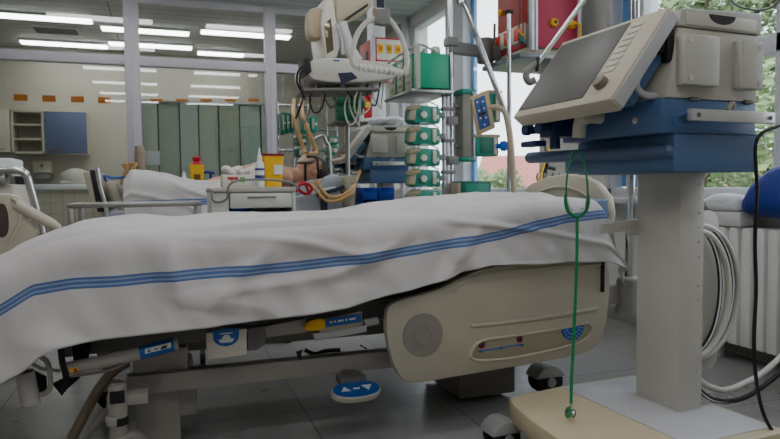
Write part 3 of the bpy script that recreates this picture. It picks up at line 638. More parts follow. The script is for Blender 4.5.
MB().box((c.x-.05, 2.24, c.z+.01), (c.x+.05, 2.31, c.z+.04), .004).box((c.x-.03, 2.29, c.z+.01), (c.x+.03, 2.31, .235), .003).build('pedal_bracket', DGREY, bed)
# head board at right and rails at left
hb = [(2.36, .5), (3.06, .5), (3.08, .80), (3.03, .87), (2.93, .93), (2.78, .965), (2.62, .975), (2.48, .965), (2.38, .93), (2.31, .87), (2.29, .80), (2.31, .7)]
MB().prism(hb, (1.80, 0, 0), Y3, Z3, (.045, 0, 0), .014).build('head_board', BEDP, bed)
MB().tube([(1.798, 2.40, .84), (1.796, 2.48, .89), (1.795, 2.64, .915), (1.796, 2.82, .89), (1.798, 2.92, .84)], .008, 8).build('board_lip', BEDP, bed)
YF = 3.14
fl = plate(chaikin([(-70, 190), (-10, 193), (14, 194), (22, 199), (24, 212), (30, 224), (40, 233), (30, 246), (8, 262), (-20, 300), (-70, 310)], 2), YF, .04, 'far_rail', BEDP, bed, .012)
plate(chaikin([(-2, 204), (4, 203), (8, 212), (9, 228), (6, 237), (-2, 238)], 2), YF-.004, .006, 'hand_slot_shade', mat('slot shade brown', (70, 62, 54), .7), fl, .001)  # flat plate in place of an opening, the slot's darkness is its colour
MB().tube([onY(16, 204, YF), onY(26, 210, YF), onY(40, 218, YF), onY(52, 224, YF), onY(59, 229, YF)], [.024, .025, .024, .022, .016], 12).build('rail_arm', BEDP, fl)
MB().tube([onY(12, 198, YF-.002), onY(20, 206, YF-.002), onY(19, 224, YF-.002), onY(8, 244, YF-.002)], .008, 8).build('rail_lip', BEDP, fl)
MB().box((-.62, 3.04, .5), (-.56, 3.18, .56), .004).build('rail_hinge', MGREY, bed)
# corner sleeve with lifting pole
MB().lathe([(.036, .0), (.054, .005), (.056, .03), (.047, .045), (.047, .16), (.040, .168), (.024, .17)], (1.835, 2.20, .365), Z3, 24).box((1.80, 2.2, .40), (1.83, 2.24, .52), .004).build('pole_sleeve', mat('sleeve grey', (160, 158, 154), .4), bed)
MB().box((1.70, 2.205, .42), (1.83, 2.25, .5), .004).build('sleeve_bracket', MGREY, bed)
MB().tube([(1.835, 2.20, .5), (1.85, 2.205, 1.2), (1.86, 2.21, 1.75), (1.82, 2.25, 1.95), (1.6, 2.37, 2.08), (1.2, 2.56, 2.1), (.9, 2.7, 2.08)], .0175, 14).build('lifting_pole', CHROME, bed)
# mattress
def lerp_table(T, x):
    if x <= T[0][0]: return T[0][1]
    for (a, b), (c2, d2) in zip(T, T[1:]):
        if x <= c2: return b+(d2-b)*(x-a)/(c2-a)
    return T[-1][1]
TOP = [(onY(x, y, 3.0).x, onY(x, y, 3.0).z) for x, y in [(-40, 300), (0, 265), (30, 244), (56, 234), (87, 221), (130, 217), (190, 217.6), (299, 212), (400, 202), (462, 195), (530, 195), (585, 194)]]
def ztop(x): return sum(lerp_table(TOP, x+d) for d in (-.06, -.03, 0, .03, .06))/5
mm = MB(); xs = [-.72+k*.08 for k in range(32)]
mm.prism([(x, ztop(x)-.16) for x in xs]+[(x, ztop(x)-.012) for x in xs[::-1]], (0, 2.23, 0), X3, Z3, (0, .80, 0), .02)
mm.build('mattress', mat('mattress', (120, 140, 170), .7), bed)
# ------------------------------------------------------------------ sheet
HEM = [(onY(x, y, 2.09).x, onY(x, y, 2.09).z) for x, y in [(-60, 410), (0, 384), (22, 372), (40, 356), (60, 347), (100, 340), (130, 337), (200, 328), (300, 316), (345, 308), (385, 296), (410, 290), (440, 282), (465, 272), (490, 265), (545, 263), (600, 262)]]
STR = [(onY(x, y+3.5, 2.115).x, onY(x, y+3.5, 2.115).z) for x, y in [(-40, 325), (0, 307), (32, 287), (70, 281), (120, 278), (173, 273), (240, 268), (300, 263), (370, 254), (420, 246), (460, 239), (500, 232), (535, 223), (568, 215), (606, 211), (640, 212)]]
def sheet_mat():
    m = bpy.data.materials.new('striped bed sheet'); m.use_nodes = True
    n = m.node_tree.nodes; l = m.node_tree.links; b = n['Principled BSDF']; b.inputs['Roughness'].default_value = .8; b.inputs['Sheen Weight'].default_value = .2
    b.inputs['Specular IOR Level'].default_value = .2
    at_ = n.new('ShaderNodeAttribute'); at_.attribute_name = 'stripe'
    rp = n.new('ShaderNodeValToRGB'); rp.color_ramp.interpolation = 'CONSTANT'
    Wc, Bc, Lc = (*lin((207, 203, 200)), 1), (*lin((84, 112, 164)), 1), (*lin((142, 158, 186)), 1)
    e = rp.color_ramp.elements; e[0].position = 0; e[0].color = Wc
    e[1].position = .38; e[1].color = Bc
    for p, c_ in ((.43, Lc), (.47, Bc), (.53, Lc), (.57, Bc), (.62, Wc)): q = e.new(p); q.color = c_
    l.new(at_.outputs['Fac'], rp.inputs[0])
    l.new(rp.outputs[0], b.inputs['Base Color'])
    tc = n.new('ShaderNodeTexCoord'); nz = n.new('ShaderNodeTexNoise'); nz.inputs['Scale'].default_value = 9; nz.inputs['Detail'].default_value = 4
    bp = n.new('ShaderNodeBump'); bp.inputs['Strength'].default_value = .25; bp.inputs['Distance'].default_value = .012
    l.new(tc.outputs['Object'], nz.inputs['Vector']); l.new(nz.outputs['Fac'], bp.inputs['Height']); l.new(bp.outputs['Normal'], b.inputs['Normal'])
    return m
SHEET = sheet_mat()
def drape(name, X0, X1, Yn, Yf, ztopf, hemf, strf, nu, endx, fold=1.0, seed=0, endhang=.22, flare=.05, hw=.02, farhang=.25):
    bm = bmesh.new(); lay = None
    nf, nt, nn = 8, 26, 44; rows = []; sv = {}
    tot = (X1-X0)
    for i in range(nu+1):
        s = X0+(X1+endhang-X0)*i/nu; row = []
        over = max(0, s-endx); x = min(s, endx)
        if over > 0: x = endx+.045*(1-math.exp(-over/.04))
        zt = ztopf(x); zh = hemf(x)
        for j in range(nf+nt+nn+1):
            if j < nf: q = 1-j/nf; y = Yf+.03+.02*q; z = zt-farhang*q**1.2; tv = 0
            elif j < nf+nt: q = (j-nf)/nt; y = Yf+(Yn-Yf)*q; z = zt-.012*(abs(2*q-1)**6); tv = 0
            else:
                q = (j-nf-nt)/nn; tv = q; L = zt-.012-zh; z = zt-.012-L*q
                k = min(1, q/.3); y = Yn-(.06*math.sin(k*PI/2))-flare*q**1.5
                z += .0*q
                z = zt-.012-(L*(q*(.35+.65*min(1, q/.3)) if q < .3 else q))
            nv = Vector((s*2.2+seed, y*2.2, z*2.2))
            w1 = noise.noise(nv); w2 = noise.noise(nv*2.7+Vector((3, 1, 4)))
            if tv > 0:
                am = fold*(tv**.8)
                y -= am*(.02*noise.noise(Vector((s*4.5+tv*.9+seed, tv*.8, 1)))+.012*noise.noise(Vector((s*11-tv*2+seed, tv*.6, 5))))
                r1 = 1-abs(noise.noise(Vector((s*2.6+tv*.55+seed, tv*.5-s*.3, 11)))); y -= fold*.016*max(0, r1-.78)/.22*min(1, tv*2.5)
                r2 = 1-abs(noise.noise(Vector((s*1.3-tv*1.6+seed, tv*1.1+s*.7, 19)))); y -= fold*.010*max(0, r2-.84)/.16*min(1, tv*4)
                y -= fold*.006*math.sin(s*23+tv*3)*tv*max(0, noise.noise(Vector((s*1.5, 2, seed)))+.3)
            else:
                z += fold*(.010*w1+.005*w2)
                rg = 1-abs(noise.noise(Vector((s*1.6+y*1.3+seed, y*4.5-s*.8, 7)))); z += fold*.010*max(0, rg-.72)/.28*min(1, 6*(Yf-y)+.2 if y > Yn else 1)
            if over > 0:
                drop = over+(0 if tv == 0 else 0)
                z -= over*.9*(1-.55*tv); x2 = x+.02*noise.noise(Vector((y*9, s*6, 2)))+.035*tv*min(1, over/.1)
            else: x2 = x
            v = bm.verts.new((x2, y, z)); row.append(v)
            sv[v] = (z-strf(x2))/hw*.12+.5 if tv > 0.02 else 1.0
        rows.append(row)
    for a, b in zip(rows, rows[1:]):
        for k in range(len(a)-1): bm.faces.new((a[k], a[k+1], b[k+1], b[k]))
    bmesh.ops.recalc_face_normals(bm, faces=bm.faces)
    bm.verts.index_update(); vals = [max(0, min(1, sv[v])) for v in bm.verts]
    off = Vector(((X0+X1)/2, (Yn+Yf)/2, ztopf((X0+X1)/2)))
    for v in bm.verts: v.co -= off
    for f in bm.faces: f.smooth = True
    me = bpy.data.meshes.new(name); bm.to_mesh(me); bm.free()
    a = me.attributes.new('stripe', 'FLOAT', 'POINT'); a.data.foreach_set('value', vals)
    me.materials.append(SHEET); o = bpy.data.objects.new(name, me); C.objects.link(o); o.location = off
    so = o.modifiers.new('thick', 'SOLIDIFY'); so.thickness = .002; so.offset = 0
    return o
o = drape('bed_sheet', -.82, 1.64, 2.2, 3.05, ztop, lambda x: lerp_table(HEM, x), lambda x: lerp_table(STR, x), 210, 1.64, hw=.017, fold=1.6)
tag(o, 'white sheet with blue triple stripe draped over the nearest bed', 'bed sheet')
# ------------------------------------------------------------------ trapeze handle
YT = 2.7
t = thing('trapeze_handle', 'white triangular lifting handle hanging above the near bed', 'handle', onY(380, 10, YT))
tt = onY(379, -6, YT)
MB().obox(onY(376, 8, YT)-Y3*.012, (.034, 0, 0), (0, .003, 0), (0, 0, 2.07-onY(376, 8, YT).z), 0).build('strap', mat('navy strap', (46, 48, 72), .7), t)
MB().prism(P2([(375, 9), (390, 8), (391, 22), (386, 25), (376, 23)], YT-.02, 0, 0), (0, YT-.02, 0), X3, Z3, (0, .04, 0), .006).build('buckle', GREYP, t)
MB().cyl(onY(373.5, 12, YT), onY(376, 12, YT), .016).build('buckle_pin', mat('brass', (170, 130, 50), .4, .7), t)
MB().tube([onY(376, 19, YT), onY(366, 23, YT), onY(358, 33, YT), onY(353, 48, YT), onY(352, 60, YT), onY(355, 66, YT), onY(365, 68, YT), onY(385, 71, YT), onY(400, 73, YT), onY(405.5, 70, YT), onY(407, 58, YT), onY(403, 42, YT), onY(396, 28, YT), onY(389, 19, YT)], .0115, 12).build('loop', mat('handle white', (206, 204, 198), .4), t)
g = MB(); A, B = onY(357, 67, YT), onY(402, 73, YT)
for k in range(9): g.ell(A+(B-A)*(k+.5)/9, (.0125, .0175, .0175), 14)
g.build('ribbed_grip', mat('grip white', (214, 212, 206), .4), t)
# ------------------------------------------------------------------ radiator and what lies on it
t = thing('radiator', 'white column radiator under the right window', 'radiator', (2.78, 1.9, 0))
m = MB()
for k in range(24):
    y = 2.86-k*.075
    m.prism([(-.028, .10), (.028, .10), (.03, .12), (.03, .675), (.022, .70), (-.022, .70), (-.03, .675), (-.03, .12)], (2.715, y, 0), Y3, Z3, (.11, 0, 0), .012)
m.build('column_section', mat('radiator enamel', (224, 223, 219), .4), t)
MB().cyl((2.80, 2.90, .15), (2.80, 1.08, .15), .022).cyl((2.80, 2.90, .655), (2.80, 1.08, .655), .022).build('manifold', mat('radiator enamel', (224, 223, 219), .4), t)
MB().box((2.76, 2.6, 0), (2.80, 2.64, .12), .003).box((2.76, 1.4, 0), (2.80, 1.44, .12), .003).build('foot', LGREY, t)
z0 = .702
a, b = onX(716, 216, 2.74), onX(744, 216, 2.74)
tag(MB().box((2.715, b.y, z0), (2.835, a.y, z0+.075), .012).build('carton', mat('white carton', (206, 204, 202), .7)), 'flat white carton lying on the radiator', 'box')
a, b = onX(708, 202, 2.74), onX(742, 202, 2.74)
bmx = MB().box((2.715, b.y, z0+.077), (2.835, a.y, z0+.155), .03, seg=4).ell((2.76, (a.y+b.y)/2, z0+.135), (.05, .13, .035))
tag(bmx.build('folded_pillow', mat('white pillow', (222, 224, 228), .9, bump=.3, bscale=20)), 'white folded pillow on top of the flat carton', 'pillow')
m = MB(); rings = []
prof = [(0, .012, .0), (.03, .05, .0), (.09, .10, .02), (.17, .135, .04), (.27, .155, .045), (.38, .15, .035), (.47, .12, .02), (.54, .06, .0), (.56, .015, 0)]
pl = onX(742, 207, 2.76)
tmp = bmesh.new()
for d, r, up in prof:
    rr = []
    for k in range(20):
        a = 2*PI*k/20; zz_ = .11+up+r*1.05*math.sin(a)*(1 if math.sin(a) > 0 else .7); rr.append(tmp.verts.new((2.765+min(r, .10)*.8*math.cos(a), pl.y-d, z0+max(.002, zz_))))
    rings.append(rr)
for p, q in zip(rings, rings[1:]):
    for k in range(20): tmp.faces.new((p[k], p[(k+1) % 20], q[(k+1) % 20], q[k]))
tmp.faces.new(rings[0][::-1]); tmp.faces.new(rings[-1]); bmesh.ops.recalc_face_normals(tmp, faces=tmp.faces); m._add(tmp)
tag(m.build('blue_cushion', NAVY, ang=80), 'deep blue stuffed cushion lying on the radiator at the window', 'cushion')
m = MB().tube([onX(722, -12, 2.86), onX(735, 4, 2.86), onX(748, 9, 2.86), onX(762, 10, 2.86), onX(775, 5, 2.86), onX(792, -14, 2.86)], .006, 8)
p, q = onX(722, -12, 2.86), onX(792, -14, 2.86); m.cyl(p, (2.86, p.y, 2.99), .006).cyl(q, (2.86, q.y, 2.99), .006)
tag(m.build('blind_cord', DGREY), 'dark loop of cord hanging in the right window', 'cord')
# ------------------------------------------------------------------ steel table frame, left cart, bedside cabinet
def tube_frame(t, segs, r, m, nm='frame'):
    f = MB()
    for p, q in segs: f.cyl(p, q, r, n=12)
    return f.build(nm, m, t)
a, b = onY(67, 207, 3.45), onY(202, 206, 3.45); zt = .835
t = thing('table_frame', 'empty stainless steel table frame between the near bed and the left bed', 'table', ((a.x+b.x)/2, 3.65, 0))
m = MB(); m.box((a.x, 3.45, zt), (b.x, 3.48, zt+.022), .003).box((a.x, 3.83, zt), (b.x, 3.86, zt+.022), .003).box((a.x, 3.45, zt), (a.x+.03, 3.86, zt+.022), .003).box((b.x-.03, 3.45, zt), (b.x, 3.86, zt+.022), .003)
m.build('top_frame', STEEL, t)
for x in (a.x+.002, b.x-.028):
    for y in (3.452, 3.832): MB().box((x, y, .06), (x+.026, y+.026, zt), .003).build('leg', STEEL, t)
MB().box((a.x+.02, 3.47, .3), (b.x-.02, 3.84, .315), .003).build('lower_shelf', STEEL, t)
for x in (a.x+.015, b.x-.015):
    for y in (3.465, 3.845): MB().cyl((x-.012, y, .03), (x+.012, y, .03), .03).build('wheel', BLACK, t)
# left cart with chrome push bar
Yc = 3.55
t = thing('supply_cart', 'pale cart with curved chrome push rail at the left edge', 'cart', (-.95, 3.75, 0))
a = onY(12, 170, Yc)
MB().box((-1.35, Yc+.05, .12), (a.x-.005, 4.0, .955), .01).build('cabinet', IVORY, t)
MB().tube([onY(-60, 170, Yc), onY(0, 171, Yc), onY(18, 170.5, Yc), onY(26, 175, Yc), onY(30, 186, Yc), onY(36, 208, Yc), onY(43, 236, Yc), (onY(43, 236, Yc)+Vector((.02, 0, -.25)))], .02, 14).build('push_rail', CHROME, t)
MB().cyl((a.x-.02, Yc+.06, .99), onY(6, 171, Yc), .012).box((-1.1, Yc, .955), (a.x-.03, Yc+.1, 1.0), .006).build('rail_mount', STEEL, t)
MB().cyl((a.x-.02, Yc+.06, .4), (onY(43, 236, Yc)+Vector((.02, 0, -.22))), .012).build('rail_mount', STEEL, t)
for x in (-1.3, a.x-.06):
    for y in (3.66, 3.94): MB().cyl((x-.015, y, .06), (x+.015, y, .06), .06).box((x-.02, y-.02, .06), (x+.02, y+.02, .125), .004).build('wheel', BLACK, t)
p, q, r_, s_ = pr(-30, 158, 14, 167, 3.72)
tag(MB().box((p, 3.7, 1.002), (q, 3.95, s_), .012).build('white_box', PAPER), 'white box lying on top of the left cart', 'box')
# bedside cabinet
YC = 3.72
a, b, c, zt = pr(211, 187, 297, 260, YC); zt = .93
t = thing('bedside_cabinet', 'pale grey bedside cabinet with one drawer, holding the yellow sharps bin', 'cabinet', ((a+b)/2, YC+.2, 0))
top = MB().box((a, YC-.01, zt-.03), (b, YC+.42, zt), .012).build('top', mat('grey top', (186, 182, 170), .4), t)
x1 = onY(229, 195, YC).x; x2 = onY(292, 195, YC).x
MB().box((a+.005, YC, .14), (x1, YC+.4, zt-.028), .008).build('side_housing', mat('pale grey shell', (198, 196, 186), .45), t)
MB().box((x2, YC, .14), (b-.004, YC+.4, zt-.028), .006).build('side_panel', mat('pale grey shell', (198, 196, 186), .45), t)
MB().box((x1, YC+.38, .14), (x2, YC+.4, zt-.03)).build('back_panel', mat('pale grey shell', (198, 196, 186), .45), t)
MB().box((x1, YC+.005, .14), (x2, YC+.4, .17)).build('shelf', mat('pale grey shell', (198, 196, 186), .45), t); MB().box((x1, YC+.005, .755), (x2, YC+.4, .77)).build('shelf', mat('pale grey shell', (198, 196, 186), .45), t)
dz0, dz1 = onY(260, 208, YC).z, zt-.034
dr = MB().box((x1+.004, YC-.012, dz0), (x2-.004, YC+.36, dz1), .005).build('drawer', mat('drawer front', (204, 203, 196), .4), t)
MB().box((onY(247, 200, YC).x, YC-.02, zt-.062), (onY(276, 200, YC).x, YC-.011, zt-.052), .003).build('handle', GREYP, dr)
for x in (a+.06, b-.06):
    for y in (YC+.06, YC+.34): MB().cyl((x-.014, y, .05), (x+.014, y, .05), .05).box((x-.018, y-.018, .05), (x+.018, y+.018, .145), .003).build('wheel', BLACK, t)
MB().tube([onY(212, 190, YC-.02), onY(213, 200, YC-.02), onY(220, 202, YC-.02), onY(227, 198, YC-.02), onY(228, 188, YC-.02), onY(232, 183, YC-.02), onY(242, 180, YC-.02), onY(262, 179.5, YC-.02), onY(283, 181, YC-.02), onY(296, 185, YC-.02), onY(297, 190, YC-.02)], .0065, 10).build('bumper_rail', GREYP, t)
m = MB(); p = onY(238, 214, YC+.1)
m.ell((p.x, YC+.16, .771+.05), (.07, .1, .05)).ell((p.x+.05, YC+.17, .771+.045), (.05, .08, .045))
tag(m.build('blue_bag', mat('blue bag', (30, 74, 170), .5, bump=.4, bscale=30)), 'crumpled blue bag in the bedside cabinet under the drawer', 'bag')
# sharps bin, spray bottle, dressing pack on the cabinet
def frustum(pl, x, y, z, w0, d0, w1, d1, h, r=.012):
    bm2 = bmesh.new(); A = [bm2.verts.new((x+q[0], y+q[1], z)) for q in rect(w0, d0, r, 4)]; B = [bm2.verts.new((x+q[0], y+q[1], z+h)) for q in rect(w1, d1, r, 4)]
    N = len(A)
    for k in range(N): bm2.faces.new((A[k], A[(k+1) % N], B[(k+1) % N], B[k]))
    bm2.faces.new(A[::-1]); bm2.faces.new(B); bmesh.ops.recalc_face_normals(bm2, faces=bm2.faces); return pl._add(bm2)
YS = YC+.1
p = onY(274, 187, YS); hb_ = onY(274, 154, YS).z-zt
t = thing('sharps_bin', 'tall yellow sharps bin with dark red rim on the bedside cabinet', 'sharps bin', (p.x, YS+.05, zt+.001))
frustum(MB(), p.x, YS+.05, zt+.001, .098, .09, .125, .11, hb_-.012).build('bin', YELLOW, t)
frustum(MB(), p.x, YS+.05, zt+hb_-.012, .13, .116, .13, .116, .014).build('lid', mat('dark red lid', (130, 30, 48), .4), t)
MB().obox((p.x+.0, YS-.008, zt+.075), (.052, 0, 0), (0, .002, 0), (0, -.006, .055)).build('paper_label', PAPER, t)
p = onY(260, 187, YS); h = onY(260, 148, YS).z-zt
t = thing('spray_bottle', 'white plastic bottle with pointed nozzle left of the yellow sharps bin', 'bottle', (p.x, YS, zt+.001))
MB().lathe([(.026, 0), (.028, .004), (.028, h*.52), (.024, h*.60), (.012, h*.68), (.011, h*.72)], (p.x, YS, zt+.001)).build('bottle', WHITE, t)
MB().lathe([(.014, h*.70), (.014, h*.78), (.008, h*.84), (.004, h), (.002, h)], (p.x, YS, zt+.001)).build('nozzle', WHITE, t)
MB().lathe([(.0284, h*.2), (.0286, h*.22), (.0286, h*.28), (.0284, h*.3)], (p.x, YS, zt+.001)).lathe([(.0284, h*.42), (.0286, h*.43), (.0286, h*.47), (.0284, h*.48)], (p.x, YS, zt+.001)).build('blue_band', mat('navy print', (40, 56, 130), .4), t)
p = onY(237, 185, YC+.12); q = onY(222, 185, YC+.12); r_ = onY(251, 185, YC+.12)
t = thing('dressing_pack', 'white carton of dressings with red and green print on the bedside cabinet', 'carton', (p.x, YC+.16, zt+.001))
MB().box((q.x, YC+.10, zt+.001), (r_.x, YC+.24, zt+.075), .006).build('carton', mat('carton white', (214, 210, 200), .7), t)
MB().box((q.x+.03, YC+.098, zt+.045), (q.x+.09, YC+.1, zt+.06)).build('red_print', RED, t)
MB().box((q.x+.10, YC+.098, zt+.03), (q.x+.13, YC+.1, zt+.06)).box((q.x+.05, YC+.098, zt+.03), (q.x+.06, YC+.1, zt+.044)).build('green_print', mat('print green', (90, 180, 60), .5), t)
m = MB()
for k in range(7): m.ell((q.x+.03+.018*k, YC+.17+.01*math.sin(k*2), zt+.098+.01*math.cos(k*1.7)), (.03, .05, .022), 10)
tag(m.build('gauze_stack', mat('gauze', (224, 220, 212), .9, bump=.4, bscale=40)), 'heap of white folded gauze on the printed carton', 'gauze')
# ------------------------------------------------------------------ far bed with patient
Y0, Y1 = 4.72, 5.52; ZB = .86
b2 = thing('hospital_bed', 'far hospital bed carrying the masked patient, beyond the bedside cabinet', 'bed', (.5, 5.1, 0))
m = MB(); m.box((-.42, Y0+.05, .4), (1.3, Y1-.05, .46), .01).box((-.3, Y0+.15, .12), (1.2, Y0+.2, .2), .006).box((-.3, Y1-.2, .12), (1.2, Y1-.15, .2), .006).box((-.1, Y0+.2, .15), (.1, Y1-.2, .42), .008).box((.9, Y0+.2, .15), (1.1, Y1-.2, .42), .008).build('chassis', MGREY, b2)
MB().box((-.40, Y0+.02, .46), (.62, Y1-.02, .60), .01).obox((.62, Y0+.02, .46), (.66, 0, .155), (0, Y1-Y0-.04, 0), (-.03, 0, .13), .01).build('deck', DGREY, b2)
MB().box((-.40, Y0, .60), (.62, Y1, .78), .04).obox((.60, Y0, .60), (.69, 0, .157), (0, Y1-Y0, 0), (-.04, 0, .18), .03).build('mattress', mat('grey blue mattress', (172, 178, 188), .7), b2)
a = onY(93, 170, Y0); 
fb = MB().obox(onY(82, 171, Y0)*1, (.085, 0, .0), (0, Y1-Y0, 0), onY(95, 218, Y0)-onY(82, 171, Y0), .015).build('foot_board', BEDP, b2)
MB().obox(onY(89.5, 170, Y0-.012), (.05, 0, 0), (0, .012, 0), onY(99, 212, Y0-.01)-onY(91, 170, Y0-.01), .003).build('black_strap', BLACK, fb)
MB().obox(onY(106, 181, Y0+.1), (.05, 0, 0), (0, .55, 0), onY(120, 214, Y0+.1)-onY(106, 181, Y0+.1), .012).build('foot_panel', BEDP, b2)
MB().obox((1.30, Y0+.05, .5), (.05, 0, 0), (0, Y1-Y0-.1, 0), (.06, 0, .52), .015).build('head_board', BEDP, b2)
for x in (-.3, 1.15):
    for y in (Y0+.17, Y1-.17): MB().cyl((x, y-.02, .06), (x, y+.02, .06), .06).box((x-.02, y-.015, .06), (x+.02, y+.015, .13), .003).build('caster', BLACK, b2)
MB().obox(onY(317, 197, Y0-.03), onY(345, 189, Y0-.03)-onY(317, 197, Y0-.03), (0, .03, 0), (0, 0, .03), .008).obox((1.1, Y0-.02, .5), (.05, 0, 0), (0, .06, 0), (0, 0, .38)).build('side_rail', mat('side rail navy', (38, 46, 66), .5), b2)
MB().tube([onY(97, 168, Y0-.03), onY(100, 185, Y0-.03), onY(105, 203, Y0-.03), onY(108, 222, Y0-.03)], .016, 10).box((onY(105, 203, Y0).x-.03, Y0-.05, .44), (onY(108, 222, Y0).x+.05, Y0+.06, .5), .004).tube([onY(108, 222, Y0-.03), (onY(108, 222, Y0-.03)-Z3*.25), (onY(108, 222, Y0).x+.03, Y0+.02, .46)], .014, 8).build('chrome_post', CHROME, b2)
tag(MB().obox((.94, Y0+.18, .845), (.40, 0, .085), (0, .46, 0), (-.03, 0, .11), .05).build('pillow', mat('pale pillow', (196, 202, 212), .9, bump=.2, bscale=15)), 'pale pillow under the head of the masked patient', 'pillow')
# patient: lies on the back, head at right
YM = 5.0
def body():
    m = MB()
    HC = onY(313, 172, YM); hx, hz = HC.x, HC.z
    ax = Vector((-1, 0, -.22)).normalized()            # head towards feet
    up = Vector((-.22, 0, 1)).normalized()
    sh = Vector((hx-.24, YM, hz-.035))
    m.ell(Vector((hx, YM, hz)), (.115, .076, .095)); m.ell(Vector((hx-.075, YM, hz+.02)), (.06, .055, .07))       # skull and jaw
    f = Vector((hx-.045, YM, hz+.092))
    m.ell(f+Vector((.0, 0, .012)), (.026, .014, .022), 10)                                                            # nose
    for s in (-1, 1):
        m.ell(Vector((hx-.005, YM+s*.078, hz-.005)), (.03, .012, .02), 10); m.ell(Vector((hx+.015, YM+s*.034, hz+.082)), (.014, .018, .012), 10)
    m.ell(Vector((hx-.088, YM, hz+.083)), (.012, .026, .012), 10)
    m.tube([Vector((hx-.03, YM, hz-.02)), Vector((hx-.13, YM, hz-.03)), sh], [.062, .06, .085], 14)
    m.ell(sh+Vector((-.05, 0, -.01)), (.14, .20, .10)); m.ell(sh+Vector((-.2, 0, -.01)), (.2, .175, .11)); m.ell(sh+Vector((-.42, 0, -.09)), (.2, .155, .10)); m.ell(sh+Vector((-.58, 0, -.14)), (.16, .17, .095))
    hands = []
    for s in (-1, 1):
        S = sh+Vector((-.03, s*.195, -.005)); E_ = sh+Vector((-.30, s*.24, -.13)); Wr = sh+Vector((-.53, s*.23, -.20))
        m.ell(S, (.075, .07, .068)); m.tube([S, (S+E_)/2+Vector((0, s*.006, .006)), E_], [.055, .052, .042], 12); m.tube([E_, (E_*2+Wr)/3, Wr], [.042, .043, .028], 12)
        m.ell(Wr+Vector((-.055, 0, 0)), (.052, .042, .016), 12)
        for k in range(4):
            b0 = Wr+Vector((-.095, s*(-.03+.02*k), .0)); L = (.06, .075, .07, .052)[k]
            m.tube([b0, b0+Vector((-L*.55, s*.002*k, .008)), b0+Vector((-L, s*.003*k, -.006))], [.0095, .009, .0075], 8)
        b0 = Wr+Vector((-.035, -s*.035, .0)); m.tube([b0, b0+Vector((-.025, -s*.025, .005)), b0+Vector((-.055, -s*.03, .0))], [.012, .0105, .009], 8)
        H = sh+Vector((-.60, s*.09, -.15)); K = H+Vector((-.23, s*.17, .08)); A = K+Vector((-.20, -s*.13, -.07))
        m.tube([H, (H+K)/2, K], [.085, .075, .055], 12); m.tube([K, (K*2+A)/3, A], [.055, .056, .036], 12); m.tube([A+Vector((.01, 0, -.02)), A+Vector((-.015, 0, .04)), A+Vector((-.02, s*.02, .12))], [.04, .038, .028], 10)
    o = m.build('person', SKIN, ang=180)
    r = o.modifiers.new('merge', 'REMESH'); r.mode = 'VOXEL'; r.voxel_size = .0075; r.use_smooth_shade = True
    sm_ = o.modifiers.new('soft', 'SMOOTH'); sm_.iterations = 4; sm_.factor = .5
    hr = MB(); t2 = bmesh.new(); bmesh.ops.create_uvsphere(t2, u_segments=24, v_segments=16, radius=1)
    bmesh.ops.delete(t2, geom=[v for v in t2.verts if v.co.x < .05+.55*max(0, v.co.z)], context='VERTS')
    bmesh.ops.scale(t2, vec=(.126, .087, .106), verts=t2.verts); bmesh.ops.translate(t2, vec=(hx, YM, hz), verts=t2.verts); hr._add(t2)
    for k in range(60):
        a = random.uniform(-1.2, 1.2); b_ = random.uniform(-1.3, .5); p = Vector((hx+.12*math.cos(a)*math.cos(b_), YM+.084*math.sin(a), hz+.1*math.sin(b_))); hr.tube([p, p+Vector((.012, random.uniform(-.02, .02), random.uniform(-.01, .02)))], [.004, .001], 5, 1)
    hr.build('hair', HAIR, o)
    return o, hx, hz, sh
person, hx, hz, sh = body()
tag(person, 'person lying on the far bed, bare shoulders, strapped breathing mask on the face', 'person')
t = thing('breathing_mask', 'breathing mask with black straps on the face of the lying person', 'mask', (hx-.05, YM, hz+.1))
MB().lathe([(.062, 0), (.066, .01), (.056, .03), (.034, .05), (.018, .062), (.014, .07)], (hx-.055, YM, hz+.075), (-.12, -.1, 1), 20).build('shell', mat('mask shell', (192, 170, 140), .35), t)
MB().lathe([(.066, 0), (.072, .006), (.070, .016), (.064, .018)], (hx-.055, YM, hz+.072), (-.12, -.1, 1), 20).build('seal', DGREY, t)
s = MB()
for dx in (.03, -.07): s.tube([Vector((hx+dx+.03*math.cos(a)*.3, YM+.084*math.cos(a), hz+.103*math.sin(a))) for a in [2*PI*k/18 for k in range(18)]], .012, 8, 3, closed=True, flat=.35)
s.tube([(hx-.06, YM-.05, hz+.12), (hx+.02, YM-.04, hz+.115), (hx+.09, YM-.01, hz+.085), (hx+.13, YM, hz+.02)], .012, 8, flat=.4)
s.build('head_strap', BLACK, t)
# cover over the far bed
def zt2(x):
    T2 = [(-.45, .90), (-.28, .98), (-.22, 1.055), (-.1, 1.05), (.0, 1.03), (.1, .995), (.25, .965), (.4, .985), (.55, 1.06), (.7, 1.12), (.9, 1.12)]
    return lerp_table(T2, x)
o = drape('bed_sheet', -.27, sh.x-.10, Y0+.02, Y1-.02, zt2, lambda x: .70+.02*math.sin(x*9), lambda x: .83+.02*x, 90, sh.x-.05, hw=.022, seed=9, endhang=.0, flare=.03, farhang=.2, fold=1.3)
tag(o, 'white sheet with one blue stripe covering the person on the far bed', 'bed sheet')
